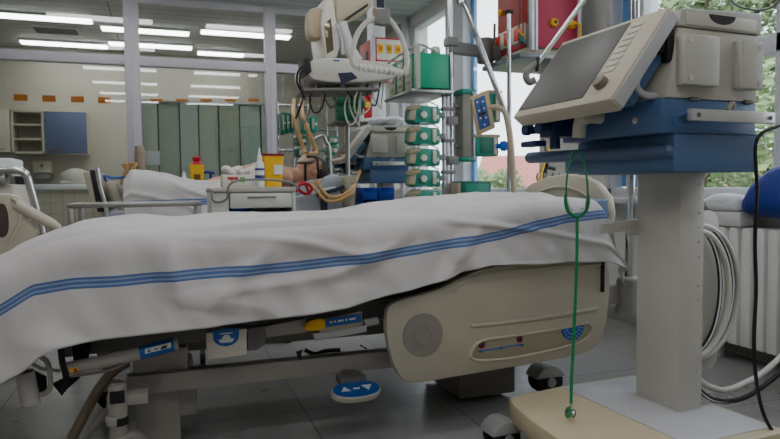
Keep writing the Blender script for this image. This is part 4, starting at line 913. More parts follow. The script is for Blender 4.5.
# hoses of the far bed
def those(lab, pts, r=.016, m=TANH, g='tan breathing hoses'): return tag(MB().tube(pts, r, 10, 6).build('breathing_hose', m), lab, 'hose', g)
YH = 5.15
mk = Vector((hx-.063, YM-.007, hz+.145))
those('left tan breathing hose rising from the mask to the pump rack', [mk, onY(304, 150, YH), onY(300, 138, YH), onY(296, 125, YH), onY(293, 112, YH+.1), onY(294, 100, 6.0)])
those('right tan breathing hose rising from the mask to the pump rack', [mk+Vector((.02, 0, 0)), onY(316, 152, YH), onY(311, 138, YH), onY(306, 124, YH), onY(302, 112, YH+.1), onY(302, 100, 6.0)])
those('tan breathing hose looping from beside the pillow to the far ventilator', [onY(316, 180, Y0-.07), onY(322, 190, Y0-.09), onY(330, 197, Y0-.1), onY(342, 196, Y0-.1), onY(352, 188, Y0-.02), onY(357, 178, 5.0), onY(360, 171, 5.25)], .0145)
those('tan breathing hose crossing the far bed rail beside the black strap', [(hx+.02, Y0+.1, hz-.08), onY(312, 184, Y0-.07), onY(318, 192, Y0-.12), onY(327, 201, Y0-.14), onY(340, 200, Y0-.13), onY(352, 193, Y0-.1), onY(354, 186, Y0+.1)], .012)
tag(MB().tube([onY(296, 192, Y0-.12), onY(300, 185, Y0-.12), onY(308, 184, Y0-.12), onY(312, 189, Y0-.12), onY(306, 194, Y0-.12), onY(298, 188, Y0-.12), onY(304, 182, Y0-.1), onY(310, 195, Y0-.12)], .011, 8).build('red_tubing', RED), 'bright red tubing looped at the side of the far bed', 'tubing')
# supply shelf behind the far bed
t = thing('side_trolley', 'trolley behind the far bed carrying small bottles and a yellow bin', 'trolley', (.1, 6.05, 0))
a, b = onY(106, 180, 5.9), onY(214, 180, 5.9); zs = .955
MB().box((a.x, 5.85, zs-.03), (b.x, 6.3, zs), .006).build('top', LGREY, t)
MB().box((a.x+.03, 5.9, .3), (b.x-.03, 6.25, .32), .004).build('shelf', LGREY, t)
for x in (a.x+.02, b.x-.05):
    for y in (5.87, 6.25): MB().box((x, y, 0), (x+.03, y+.03, zs-.03), .003).build('leg', STEEL, t)
YT2 = 5.95
p = onY(197, 181, YT2); h = onY(197, 165, YT2).z-zs
t = thing('sharps_bin', 'small yellow sharps bin with red dome lid behind the far bed', 'sharps bin', (p.x, YT2, zs+.001))
frustum(MB(), p.x, YT2, zs+.001, .10, .09, .125, .11, h).build('bin', YELLOW, t)
MB().lathe([(.06, 0), (.045, .02), (.03, .03), (.035, .045), (.045, .06), (.02, .075)], (p.x, YT2, zs+h+.001)).build('lid', RED, t)
m = MB().obox((p.x-.028, YT2-.053, zs+.05), (.056, 0, 0), (0, .002, 0), (0, -.004, .05)); m.build('bin_print', mat('brown print', (110, 80, 20), .5), t)
tag(MB().tube([(p.x+.06, YT2+.01, zs+.115), (p.x+.10, YT2, zs+.12), (p.x+.15, YT2+.02, zs+.11)], .012, 8).cyl((p.x+.12, YT2+.02, zs+.001), (p.x+.12, YT2+.02, zs+.11), .012).build('blue_clamp', NAVY), 'small blue clamp standing beside the small yellow bin', 'clamp')
for k, (px, h, m_, lab) in enumerate(((172, .055, WHITE, 'squat white jar with dark lid behind the far bed'), (184, .085, WHITE, 'little white bottle with pointed cap beside the yellow bin'), (178, .05, mat('pale green bottle', (170, 200, 170), .3), 'pale green vial between the jar and the white bottle'))):
    p = onY(px, 180, YT2-.03); t = thing('bottle', lab, 'bottle', (p.x, YT2-.03, zs+.001), 'small bottles on the trolley')
    MB().lathe([(.028, 0), (.03, .005), (.03, h*.7), (.014, h)], (p.x, YT2-.03, zs+.001), n=16).build('bottle', m_, t)
    MB().lathe([(.016, h*.95), (.016, h*1.2), (.006, h*1.5)], (p.x, YT2-.03, zs+.001), n=16).build('cap', [mat('brown cap', (96, 50, 50), .5), WHITE, WHITE][k], t)
p = onY(140.5, 180, 6.1); h = onY(140.5, 146, 6.1).z-zs
t = thing('thermos_cylinder', 'brown grey upright cylinder standing behind the far bed', 'cylinder', (p.x, 6.1, zs+.001))
MB().lathe([(.042, 0), (.044, .01), (.044, h*.84), (.038, h*.87)], (p.x, 6.1, zs+.001)).build('body', mat('taupe cylinder', (142, 124, 106), .4), t)
MB().lathe([(.040, h*.87), (.04, h*.98), (.034, h)], (p.x, 6.1, zs+.001)).build('cap', mat('taupe cap', (160, 144, 124), .4), t)
m = MB()
for k in range(6): p = onY(121+k*2.2, 176, 5.95); m.tube([(p.x, 5.95, zs+.012), (p.x+.02, 5.93, zs+.09+.03*(k % 3)), (p.x+.04, 5.96, zs+.15+.04*(k % 2)), (p.x+.01, 5.95, zs+.19)], .011, 8)
tag(m.build('tube_bundle', mat('ochre tubes', (176, 140, 86), .5)), 'ochre bundle of tubes beside the brown grey cylinder', 'tubes')
a = onY(98, 174, 5.2); m = MB().tube([onY(96, 176, 5.2), onY(104, 176, 5.15), onY(114, 178, 5.1), onY(124, 177, 5.05), onY(130, 175, 5.05)], .014, 8, flat=.5)
m.tube([onY(102, 176, 5.18), onY(108, 182, 5.15), onY(118, 192, 5.1)], .01, 8)
tag(m.build('blue_strap', mat('blue strap', (30, 76, 160), .6)), 'blue strap lying over the foot end of the far bed', 'strap')
# ------------------------------------------------------------------ infusion tower
YT5 = 4.1
CPOLE = onY(451, 100, 4.16)
t = thing('equipment_pole', 'bright steel floor-to-ceiling pole right of the pump tower', 'pole', (CPOLE.x, 4.16, 0))
MB().cyl((CPOLE.x, 4.16, 0), (CPOLE.x, 4.16, 3.0), .021, n=20).build('shaft', CHROME, t)
MB().cyl((CPOLE.x, 4.16, 0), (CPOLE.x, 4.16, .02), .11, bev=.004).cyl((CPOLE.x, 4.16, 2.985), (CPOLE.x, 4.16, 3.0), .08).build('flange', STEEL, t)
for z in (onY(451, 40, 4.1).z, onY(451, 120, 4.1).z, onY(451, 160, 4.1).z): MB().box((CPOLE.x-.04, 4.12, z-.03), (CPOLE.x+.04, 4.2, z+.03), .006).build('clamp', GREYP, t)
ra = onY(443, 100, YT5+.05); rb = onY(448.5, 100, YT5+.05)
t = thing('pump_rail', 'twin aluminium rail standing between the five green pumps and the steel pole', 'rail', ((ra.x+rb.x)/2, YT5+.05, 0))
for k, x in enumerate((ra.x+.008, rb.x-.008)): MB().box((x-.012, YT5+.04, .04), (x+.012, YT5+.07, onY(445, 93, YT5).z), .003).build('upright', mat('aluminium', (188, 190, 194), .35, .7), t)
MB().box((ra.x-.22, YT5-.1, 0), (rb.x+.12, YT5+.3, .04), .01).build('foot', DGREY, t)
for y in (108, 140, 172): z = onY(445, y, YT5).z; MB().box((ra.x-.01, YT5+.03, z-.012), (CPOLE.x+.02, YT5+.08, z+.012), .003).build('cross_clamp', GREYP, t)
def infusion_pump(lab, yc, grp='green infusion pumps of the tower'):
    Y = YT5
    z = onY(421, yc, Y).z; xl, xr = onY(410, yc, Y).x, onY(440.5, yc, Y).x; cx = (xl+xr)/2
    t = thing('infusion_pump', lab, 'infusion pump', (cx, Y+.05, z-.06), grp)
    MB().prism([(xl+.035, -.062), (xr-.01, -.062), (xr, -.045), (xr, .04), (xr-.015, .055), (xl+.05, .062), (xl+.01, .035), (xl+.005, -.04)], (0, Y, z), X3, Z3, (0, .13, 0), .006).build('body', TEAL, t)
    dr = MB().obox((xl-.02, Y-.03, z-.045), (.045, -.008, 0), (0, .05, 0), (.012, 0, .09), .006).build('front_door', BEIGED, t)
    MB().obox((xl-.028, Y-.045, z+.016), (.085, 0, .012), (0, .06, .01), (.012, 0, .03), .005).build('flap', mat('khaki flap', (150, 140, 108), .5), t)
    MB().cyl((xl+.098, Y-.02, z-.006), (xl+.098, Y+.01, z-.006), .024, bev=.004).build('knob', IVORY, t)
    MB().box((xr-.062, Y-.016, z-.045), (xr-.035, Y+.002, z+.045), .006).build('ivory_grip', IVORY, t)
    MB().box((xr-.03, Y-.003, z-.03), (xr-.012, Y+.001, z-.005), .002).build('label', PAPER, t)
    MB().box((xr-.01, Y+.02, z-.02), (ra.x+.005, Y+.06, z+.02), .003).build('mount', GREYP, t)
    cb = MB().tube([(xl+.06, Y+.02, z+.06), (xl+.09, Y, z+.085), (xl+.15, Y+.01, z+.085), (xr, Y+.03, z+.06)], .005, 6).build('cable', LGREY, t)
    return t
for k, y in enumerate((114, 135.5, 157, 178, 199)):
    infusion_pump(('topmost', 'second from top', 'middle', 'fourth from top', 'lowest')[k]+' green infusion pump on the twin rail of the tower', y)
# docking rack on top of the tower
x0 = onY(417, 70, YT5).x; x1 = onY(449, 70, YT5).x; zt = onY(432, 53, YT5).z; zb = onY(432, 88, YT5).z
yb = onX(391, 75, x0).y
t = thing('pump_docking_rack', 'large green and beige pump docking rack on top of the pump tower', 'rack', ((x0+x1)/2, YT5+.2, zb))
MB().box((x0+.015, YT5, zb), (x1, yb, zt), .006).build('housing', mat('bright teal panel', (12, 162, 122), .4), t)
MB().box((x0-.012, YT5-.012, zb-.01), (x0+.022, YT5+.03, zt+.06), .005).build('front_post', mat('grey green post', (170, 172, 156), .45), t)
n = 3; dy = (yb-YT5-.04)/n
for k in range(n):
    ya = YT5+.035+dy*k; p = MB().box((x0-.02, ya+.006, zb-.03), (x0+.02, ya+dy-.006, zt-.0), .005).build('slot_module', TEALD if k % 2 else TEAL, t)
    MB().box((x0-.028, ya+.02, zb+.0), (x0-.018, ya+dy*.72, zt-.03), .003).build('slot_face', BEIGED, p)
    for j in range(3): MB().box((x0-.032, ya+.03, zb+.03+.055*j), (x0-.027, ya+dy*.6, zb+.055+.055*j), .001).build('slot_display', mat('slot display', (120, 128, 104), .4), p)
MB().prism([(x1, zb+.0), (x1+.10, zb+.02), (x1+.095, zb+.07), (x1+.065, zb+.10), (x1+.08, zt-.03), (x1, zt)], (0, YT5+.13, 0), X3, Z3, (0, .1, 0), .006).build('right_lobe', TEALD, t)
MB().box((x0-.05, YT5-.02, zb-.035), (x1+.03, yb+.02, zb-.012), .004).build('tray', STEEL, t)
MB().tube([(x0, YT5+.02, zt+.05), (x0, yb, zt+.04), (x0-.03, yb+.02, zt-.02)], .009, 8, 3).tube([(x0, YT5+.01, zt+.05), (x0+.06, YT5+.03, zt+.055), (x1-.05, YT5+.05, zt+.01)], .008, 8, 3).build('carry_handle', mat('grey green post', (170, 172, 156), .45), t)
MB().cyl((x1-.01, YT5+.03, zb-.03), (CPOLE.x, 4.16, zb-.03), .014).build('rack_clamp', GREYP, t)
for px, py, r, lab in ((436, 48.5, .034, 'larger pale plastic cup lying on the docking rack'), (425, 52, .024, 'smaller pale plastic cup lying on the docking rack')):
    p = onY(px, py, YT5+.06)
    tag(MB().lathe([(r*.6, 0), (r, .012), (r, r*1.1), (r*.8, r*1.6), (r*.3, r*1.8)], (p.x, YT5+.07, zt+.002)).build('plastic_cup', mat('cap ivory', (206, 206, 194), .4)), lab, 'cup')
# grey rack, right pumps, handset, lower box
YR = 4.12
a, b, c, d = pr(463, 94, 472, 157, YR)
t = thing('syringe_rack', 'tall grey syringe pump rack with green ends right of the steel pole', 'rack', ((a+b)/2, YR+.05, c))
MB().box((a, YR, c), (b, YR+.14, d), .006).build('housing', mat('rack grey', (140, 138, 126), .45), t)
MB().box((a-.008, YR-.006, d), (b+.03, YR+.15, d+.035), .005).build('green_end', TEAL, t); MB().box((a-.008, YR-.006, c-.03), (b+.03, YR+.15, c), .005).build('green_end', TEAL, t)
MB().box((b+.002, YR-.01, c-.02), (b+.026, YR+.02, d+.02), .004).build('syringe_rail', mat('aluminium', (188, 190, 194), .35, .7), t)
MB().cyl((CPOLE.x, 4.16, c+.08), (a+.02, YR+.06, c+.08), .014).build('rack_arm', GREYP, t); MB().cyl((CPOLE.x, 4.16, d-.08), (a+.02, YR+.06, d-.08), .014).build('rack_arm', GREYP, t)
def side_pump(lab, px0, py0, px1, py1, Y):
    a, b, c, d = pr(px0, py0, px1, py1, Y)
    t = thing('infusion_pump', lab, 'infusion pump', ((a+b)/2, Y+.06, c), 'green pumps right of the pole')
    MB().box((a, Y, c), (b, Y+.13, d), .012).build('body', TEAL, t); MB().box((a+.03, Y-.004, c+.02), (b-.05, Y+.002, d-.02), .002).build('display', TEALD, t)
    MB().box((b-.045, Y-.012, c+.01), (b-.02, Y, d-.01), .004).build('ivory_grip', IVORY, t)
    MB().box((a-.012, Y-.01, d-.012), (b+.005, Y+.13, d+.012), .004).build('top_edge', BEIGED, t)
    MB().cyl((a+.02, Y+.07, (c+d)/2), (CPOLE.x+.25, Y+.07, (c+d)/2), .01).build('mount', GREYP, t)
    return t
side_pump('green pump behind the blue faced handset', 489, 92, 501, 122, 4.2)
lowpump = side_pump('green pump beside the round blue knob', 476, 136, 499, 156, 4.1)
p = onY(503, 146, 4.08)
(MB().cyl((p.x-.05, 4.1, p.z), (p.x-.01, 4.09, p.z), .02).lathe([(.02, 0), (.035, .005), (.038, .03), (.028, .045), (.01, .05)], (p.x-.012, 4.09, p.z), (.6, -.8, 0)).build('blue_knob', mat('vivid blue', (24, 100, 200), .35), lowpump))
a, b, c, d = pr(459, 181, 491, 199, 4.0)
t = thing('pump_case', 'flat dark green case with beige side just above the sheet right of the pole', 'case', ((a+b)/2, 4.1, c))
MB().box((a+.03, 4.0, .80), (b, 4.25, d), .006).build('housing', TEALD, t); MB().box((a+.05, 3.995, c), (b-.02, 4.0, d-.02), .002).build('green_face', TEAL, t); MB().box((a, 4.02, .80), (a+.03, 4.25, d-.01), .004).build('beige_side', BEIGED, t)
MB().cyl(((a+b)/2, 4.12, 0), ((a+b)/2, 4.12, .81), .02).box((a, 4.0, 0), (b, 4.26, .03), .01).build('stand', STEEL, t)
# handset with tan gooseneck
HS = 3.72
q = [(470.5, 97), (488, 89.5), (496.5, 130), (478, 135)]
P = [W(x, y, 3.7) for x, y in q]
t = thing('control_handset', 'beige handset with blue button face on a bent tan tube', 'handset', P[3])
nn_ = (P[1]-P[0]).cross(P[3]-P[0]).normalized()
if nn_.y > 0: nn_ = -nn_
m = MB().obox(P[0]-nn_*.0, P[1]-P[0], P[3]-P[0], -nn_*.036, .006); m.build('housing', mat('handset tan', (196, 170, 126), .45), t)
o = P[0]; u, v = P[1]-P[0], P[3]-P[0]
f = MB().obox(o+u*.14+v*.1+nn_*.003, u*.62, v*.8, -nn_*.006, .001).build('button_face', mat('handset blue', (44, 84, 150), .45), t)
m = MB()
for a_, b_ in ((.3, .2), (.6, .24), (.3, .42), (.6, .42), (.3, .62), (.6, .66), (.45, .82)): m.cyl(o+u*a_+v*b_, o+u*a_+v*b_+nn_*.008, .0055, n=12)
m.build('button', IVORY, f); MB().obox(o+u*.42+v*.3+nn_*.004, u*.06, v*.4, -nn_*.002).obox(o+u*.25+v*.5+nn_*.004, u*.4, v*.07, -nn_*.002).build('button_mark', BLACK, f)
MB().tube([o+u*.9+v*.45-nn_*.02, W(498, 107.5, 3.68), W(505, 113, 3.66), W(509, 128, 3.65), W(511.5, 150, 3.64), W(513, 175, 3.64), W(514, 205, 3.64), W(514, 240, 3.64)], .0165, 12).build('gooseneck', mat('tan tube', (176, 160, 138), .5), t)
e = W(514, 240, 3.64); MB().cyl((e.x, e.y, 0), (e.x, e.y, e.z+.02), .026).cyl((e.x, e.y, 0), (e.x, e.y, .03), .12, bev=.005).build('stand', STEEL, t)
# ------------------------------------------------------------------ right supply pendant
YP5 = 3.78
xa, xb = onY(531, 30, YP5).x, onY(578, 30, YP5).x
zbt = onY(555, 49, YP5).z; ztp = 2.26
yf = onX(497, 30, xa).y; yf = min(yf, 4.6)
t = thing('supply_pendant', 'crimson gas supply pendant with yellow outlets hanging before the window', 'supply pendant', ((xa+xb)/2, YP5+.2, zbt))
MB().box((xa+.004, YP5+.01, zbt), (xb, yf, ztp+.3), .004).build('housing', mat('pendant shell', (150, 146, 134), .45), t)
xf0 = onY(537.5, 20, YP5).x
MB().box((xf0, YP5-.003, zbt+.005), (xb-.005, YP5+.012, ztp+.28), .002).build('front_panel', CRIM, t)
MB().box((xa-.002, YP5-.01, zbt-.02), (xa+.022, YP5+.02, ztp+.3), .004).box((xa+.028, YP5-.012, zbt-.02), (xf0-.002, YP5+.01, ztp+.3), .004).box((xb-.006, YP5-.012, zbt), (xb+.022, YP5+.02, ztp+.3), .004).build('corner_profile', mat('silver profile', (200, 204, 214), .35, .3), t)
sidep = MB().box((xa-.004, YP5+.05, onX(514, 30, xa).z), (xa+.006, yf-.02, ztp+.28), .002).build('side_panel', BRICKR, t)
mz = onX(514, 38, xa).z
ss = MB().box((xa-.012, YP5+.06, mz-.05), (xa, yf-.03, mz+.07), .002).build('socket_strip', IVORY, t)
for k in range(4): y = YP5+.12+.14*k; MB().box((xa-.02, y, mz-.035), (xa-.01, y+.075, mz+.055), .004).build('red_socket', mat('socket red', (210, 52, 26), .4), ss)
MB().box((xa-.006, YP5+.06, zbt), (xa+.004, yf-.03, mz-.10), .002).build('lower_panel', BEIGED, t)
MB().box((xa-.008, YP5+.06, mz-.095), (xa+.002, yf-.03, mz-.06), .002).build('red_band', CRIM, t)
for (px, py) in ((553, 23), (571, 25)):
    p = onY(px, py, YP5-.004)
    o = MB().lathe([(.028, 0), (.03, .012), (.024, .03), (.014, .034), (.013, .02)], (p.x, YP5-.003, p.z), (0, -1, 0)).build('gas_outlet', YELLOW, t)
    MB().cyl((p.x, YP5-.04, p.z), (p.x, YP5-.02, p.z), .013).build('outlet_core', BLACK, o)
p = onY(571, 25, YP5-.03)
MB().tube([p, p+Vector((.035, -.02, .01)), p+Vector((.06, -.02, -.02)), p+Vector((.065, -.01, -.08)), p+Vector((.064, -.005, -.14))], .009, 8).build('yellow_hose', YELLOW, t)
p = onX(501, 13, xa-.01); MB().lathe([(.02, 0), (.025, .02), (.012, .03)], (xa-.004, p.y, p.z), (-1, 0, 0)).build('gas_outlet', YELLOW, t)
cb = MB().tube([onX(518, 28, xa-.03), onX(521, 33, xa-.05), onX(524, 36, xa-.04)], .008, 8).build('yellow_plug', mat('plug amber', (232, 160, 30), .4), t)
MB().tube([onX(520, 36, xa-.04), onX(523, 41, xa-.05), onX(525, 43, xa-.03)], .009, 8).build('teal_plug', mat('plug teal', (16, 110, 120), .4), t)
for k, px in enumerate((519, 523)): p, q = onX(px, -6, xa-.02), onX(px, 48, xa-.02); MB().cyl(p, q, .005).build('hanging_lead', [DGREY, RED][k], t)
MB().box((xa-.10, YP5-.02, zbt-.075), (xb+.02, yf+.05, zbt-.04), .006).build('shelf', mat('shelf dark steel', (112, 114, 118), .35, .6), t)
MB().box((xa-.02, YP5+.02, zbt-.04), (xb-.02, yf-.02, zbt), .004).build('shelf_block', BEIGED, t)
cz = onY(470, 46, 4.1).z
MB().box((xa+.05, YP5+.15, ztp+.25), (xb-.05, yf-.15, 3.0), .01).build('ceiling_shaft', LGREY, t)
MB().obox((CPOLE.x-.02, 4.13, cz-.045), (xa-CPOLE.x+.05, .12, .0), (0, .06, 0), (0, 0, .085), .01).build('spring_arm', mat('arm grey', (126, 126, 128), .45), t)
MB().cyl((xa-.11, 4.22, cz-.09), (xa-.11, 4.22, cz+.09), .06, bev=.01).box((xa-.11, 4.17, cz-.06), (xa+.01, 4.28, cz+.04), .01).build('arm_joint', DGREY, t)
MB().tube([(xa-.03, yf-.02, mz+.15), (xa-.04, yf-.02, mz-.06), (xa-.09, yf-.05, mz-.16), (xa-.13, yf-.1, zbt-.06)], .01, 8).build('lead_bundle', DGREY, t)
# chrome poles by the pendant
p = onY(509, 12, 3.8)
t = thing('infusion_stand', 'straight chrome stand with black top cap left of the crimson pendant', 'stand', (p.x, 3.8, 0))
MB().cyl((p.x, 3.8, .05), (p.x, 3.8, p.z-.01), .0145, n=16).build('pole', CHROME, t); MB().cyl((p.x, 3.8, p.z-.012), (p.x, 3.8, p.z+.012), .028, bev=.004).build('cap', BLACK, t)
m = MB()
for k in range(5): a = 2*PI*k/5; m.obox((p.x, 3.8-.012, .05), (.25*math.cos(a), .25*math.sin(a), -.02), (-.02*math.sin(a), .02*math.cos(a), 0), (0, 0, .025), .004)
m.build('star_base', GREYP, t)
for k in range(5): a = 2*PI*k/5; c = Vector((p.x+.24*math.cos(a), 3.8+.24*math.sin(a), .024)); MB().cyl(c-Vector((.01, 0, 0)), c+Vector((.01, 0, 0)), .024).build('wheel', BLACK, t)
t = thing('bent_pole', 'leaning chrome tube curving down from the ceiling before the far window', 'pole', W(514, 260, 3.6))
e = W(516, 240, 3.72)
MB().tube([(W(452, -20, 3.75).x, W(452, -20, 3.75).y, 2.995), W(458, -12, 3.75), W(465, 5, 3.74), W(480, 45, 3.72), W(495, 85, 3.7), W(505, 112, 3.71), W(510, 140, 3.71), W(513.5, 185, 3.72), e, (e.x, e.y, 0.02)], .0165, 14).build('tube', CHROME, t)
MB().cyl((e.x, e.y, 0), (e.x, e.y, .025), .12, bev=.005).build('foot', STEEL, t)
a, b = W(537, 64, 3.5), W(600, -22, 3.45)
t = thing('lamp_arm', 'slanting chrome arm with black clamp lever in front of the crimson panel', 'arm', a)
MB().cyl(a, b, .0135, n=16).cyl(b, (b.x, b.y, 2.995), .0135).cyl((b.x, b.y, 2.985), (b.x, b.y, 3.0), .06).build('tube', CHROME, t); MB().ell(b, .0135).build('elbow', CHROME, t)
MB().obox(W(537, 57, 3.48), W(540, 56, 3.48)-W(537, 57, 3.48), (0, .012, 0), W(536, 72, 3.48)-W(537, 57, 3.48), .003).build('lever', BLACK, t)
MB().tube([W(538, 63, 3.5), W(530, 69, 3.5), W(526, 75, 3.5), W(529, 82, 3.5), W(535, 80, 3.5)], .02, 12).build('clamp', GREYP, t)
# infusion hook with yellow cord behind the near bed
YK = 3.32
h = onY(547, 167, YK)
t = thing('hook_stand', 'black stand head with two open chrome hooks and yellow cord beyond the bed end', 'stand', (h.x, YK+.02, 0))
MB().cyl((h.x, YK+.02, .03), (h.x, YK+.02, h.z), .012).cyl((h.x, YK+.02, 0), (h.x, YK+.02, .03), .13, bev=.005).build('pole', BLACK, t)
MB().tube([onY(547, 152, YK), onY(546, 160, YK), h], .016, 8).tube([onY(556, 139, YK), onY(550, 148, YK), onY(546, 154, YK)], .012, 8).tube([h, onY(541, 172, YK)], .012, 8, 1).tube([h, onY(555, 169, YK)], .011, 8, 1).build('head', BLACK, t)
MB().tube([onY(540, 124, YK), onY(543, 138, YK), onY(546, 152, YK)], .009, 8).build('grey_rod', GREYP, t)
m = MB()
for px in (541, 556): m.tube([onY(px-3, 173, YK), onY(px-4, 178, YK), onY(px-1.5, 182, YK), onY(px+1.5, 182, YK), onY(px+4, 178, YK), onY(px+3, 173, YK)], .006, 8)
m.build('hook', mat('hook steel', (120, 118, 112), .3, .8), t)
MB().tube([onY(558, 118, YK-.02), onY(554, 132, YK-.02), onY(550, 146, YK-.02), onY(544, 164, YK-.02), onY(540, 178, YK-.02), onY(539, 186, YK-.02)], .0085, 8).build('yellow_cord', YELLOW, t)
MB().tube([onY(560+.8*math.sin(k*1.9), 176+k*1.1, YK-.01) for k in range(16)], .004, 6, 2).build('coiled_lead', LGREY, t)
# ------------------------------------------------------------------ overhead monitor on boom
YO = 4.0
t = thing('overhead_monitor', 'beige overhead monitor seen edge on with deep tray on a ceiling boom', 'monitor', onY(345, 80, YO))
a, b = onY(372, -2, YO+.1), onY(336, 20, YO+.1)
MB().obox(b-Z3*.06, a-b, (0, .16, 0), (0, 0, .20), .015).cyl((a.x-.05, YO+.18, a.z+.05), (a.x-.05, YO+.18, 3.0), .07).build('boom', mat('boom beige', (190, 176, 150), .45), t)
MB().obox(onY(340, 25, YO+.09), onY(368, 6, YO+.09)-onY(340, 25, YO+.09), (0, .01, 0), (0, 0, .018)).build('boom_groove', BLACK, t)
MB().prism(P2(chaikin([(308, 12), (313, 7), (322, 6), (324, 20), (323, 38), (313, 39), (308, 34)], 2), YO+.05, 0, 0), (0, YO+.05, 0), X3, Z3, (0, .12, 0), .02).build('rear_disc', mat('disc tan', (186, 166, 138), .5), t)
pn = MB().prism(P2([(325, -2), (333, -4), (340, 46), (337, 57), (326, 61), (321, 22)], YO, 0, 0), (0, YO, 0), X3, Z3, (0, .34, 0), .012).build('display_housing', IVORY, t)
MB().prism(P2([(324, 24), (331, 18), (334, 50), (327, 54)], YO-.004, 0, 0), (0, YO-.004, 0), X3, Z3, (0, .006, 0), .002).build('glossy_edge', mat('glossy bronze', (120, 110, 88), .1, .5), pn)
MB().tube([onY(342, 22, YO+.02), onY(345, 35, YO+.02), onY(350, 50, YO+.02), onY(356, 62, YO+.02)], [.03, .035, .04, .05], 12).build('neck', mat('neck white', (204, 204, 200), .4), t)
MB().tube([onY(337, 24, YO-.02), onY(341, 40, YO-.03), onY(343, 55, YO-.02)], .012, 8).build('cable_sleeve', CLEAR, t)
tr = MB().prism(P2(chaikin([(308, 60), (330, 57), (372, 60), (398, 66), (400, 74), (390, 80), (350, 83), (316, 81), (307, 74)], 1), YO-.06, 0, 0), (0, YO-.06, 0), X3, Z3, (0, .42, 0), .015).build('tray', mat('tray grey', (194, 190, 180), .45), t)
MB().prism(P2([(304, 58), (310, 56), (312, 72), (306, 75)], YO-.07, 0, 0), (0, YO-.07, 0), X3, Z3, (0, .2, 0), .006).build('tray_end', BLACK, tr)
MB().prism(P2([(338, 73), (352, 72), (358, 78), (342, 84)], YO-.064, 0, 0), (0, YO-.064, 0), X3, Z3, (0, .01, 0), .003).build('navy_pouch', mat('navy pouch', (30, 36, 60), .7), tr)
MB().box((onY(331, 62, YO).x, YO-.063, onY(331, 63, YO).z), (onY(337, 62, YO).x, YO-.058, onY(331, 61.5, YO).z)).build('blue_badge', STICK, tr)
MB().prism(P2([(304, 88), (380, 87), (380, 90), (304, 91)], YO-.04, 0, 0), (0, YO-.04, 0), X3, Z3, (0, .3, 0), .004).box((onY(340, 85, YO).x, YO, onY(340, 88, YO).z), (onY(345, 85, YO).x, YO+.04, onY(340, 80, YO).z)).build('under_shelf', DGREY, t)
rnd = random.Random(3)
for k in range(11):
    px = rnd.uniform(300, 372); L = rnd.uniform(18, 48); w_ = rnd.uniform(-14, 14); y0 = rnd.uniform(76, 90); Y = YO-.02+rnd.uniform(-.05, .2)
    MB().tube([onY(px, y0, Y), onY(px+w_*.6-5, y0+L*.4, Y), onY(px+w_, y0+L*.8, Y), onY(px+w_*.4+6, y0+L*.7, Y), onY(px+w_*.2+10, y0+2, Y)], .0055, 6).build('hanging_cable', [BLACK, DGREY, LGREY, BEIGED][k % 4], t)
MB().tube([onY(306, 66, YO-.05), onY(299, 70, YO-.05), onY(297, 82, YO-.03), onY(303, 95, YO), onY(300, 108, YO), onY(296, 118, YO+.1)], .007, 6).tube([onY(305, 70, YO-.04), onY(300, 76, YO-.04), onY(301, 90, YO-.02), onY(306, 100, YO)], .006, 6).build('side_cable', BLACK, t)
# ------------------------------------------------------------------ far supply column with socket board
YB5 = 6.0
t = thing('supply_column', 'white far supply column with yellow and red socket board', 'supply pendant', onY(385, 90, YB5))
a, b, c, d = pr(375, 38, 404, 82, YB5)
MB().box((a, YB5, c), (b, YB5+.3, d), .006).build('socket_board', mat('board white', (222, 220, 214), .45), t)
gr = MB()
for f in (0, .48, .98): z = c+(d-c)*f; gr.box((a+.01, YB5-.004, z-.007), (b-.005, YB5, z+.007))
for f in (0.04, .97): x = a+(b-a)*f; gr.box((x-.006, YB5-.004, c), (x+.006, YB5, d))
gr.build('red_grid', RED, t)
for i in range(3):
    x = a+(b-a)*(.2+.3*i)
    for j, m_ in ((.75, YELLOW), (.25, RED)):
        z = c+(d-c)*j; o = MB().box((x-.032, YB5-.012, z-.045), (x+.028, YB5, z+.045), .005).build('socket', m_, t)
        MB().box((x-.018, YB5-.016, z-.02), (x+.016, YB5-.011, z+.02), .003).build('socket_hole', [mat('amber dark', (190, 120, 20), .5), PAPER][j < .5], o)
a2 = onY(371, 60, YB5).x
MB().box((a2, YB5-.01, c-.5), (a, YB5+.02, d+.02), .005).build('corner_profile', mat('silver profile', (200, 204, 214), .35, .3), t)
y2 = min(onX(360, 50, a2).y, 7.3)
sd = MB().box((a2-.004, YB5+.02, c+.08), (a2+.01, y2, d-.02), .003).build('side_panel', BRICKR, t)
for k in range(4): MB().box((a2-.014, YB5+.1+.2*k, d-.25), (a2-.003, YB5+.2+.2*k, d-.12), .003).build('side_socket', mat('grey brown socket', (92, 76, 66), .5), sd)
a, b, c, d = pr(374, 80, 386, 128, YB5+.05)
MB().box((a, YB5+.05, c), (b, YB5+.25, d), .006).box((a, YB5+.05, d), (b, YB5+.25, 3.0), .006).box((a, YB5+.05, 0), (b, YB5+.25, c), .006).build('column', mat('column white', (216, 218, 224), .45), t)
a, b, c, d = pr(363.5, 92, 373, 118, YB5)
vb = MB().box((a, YB5-.01, c), (b, YB5+.03, d), .003).build('vertical_board', RED, t)
MB().box((a-.02, YB5-.012, c), (a, YB5+.03, d), .002).box((b-.012, YB5-.014, c), (b, YB5+.0, d), .001).build('white_edge', PAPER, vb)
p = onY(367, 105, YB5-.012); MB().cyl((p.x, YB5-.03, p.z), (p.x, YB5, p.z), .03).build('outlet', YELLOW, vb)
MB().box((b-.01, YB5+.0, c+.03), (onY(378, 100, YB5).x, YB5+.1, c+.06), .003).build('board_mount', LGREY, t)
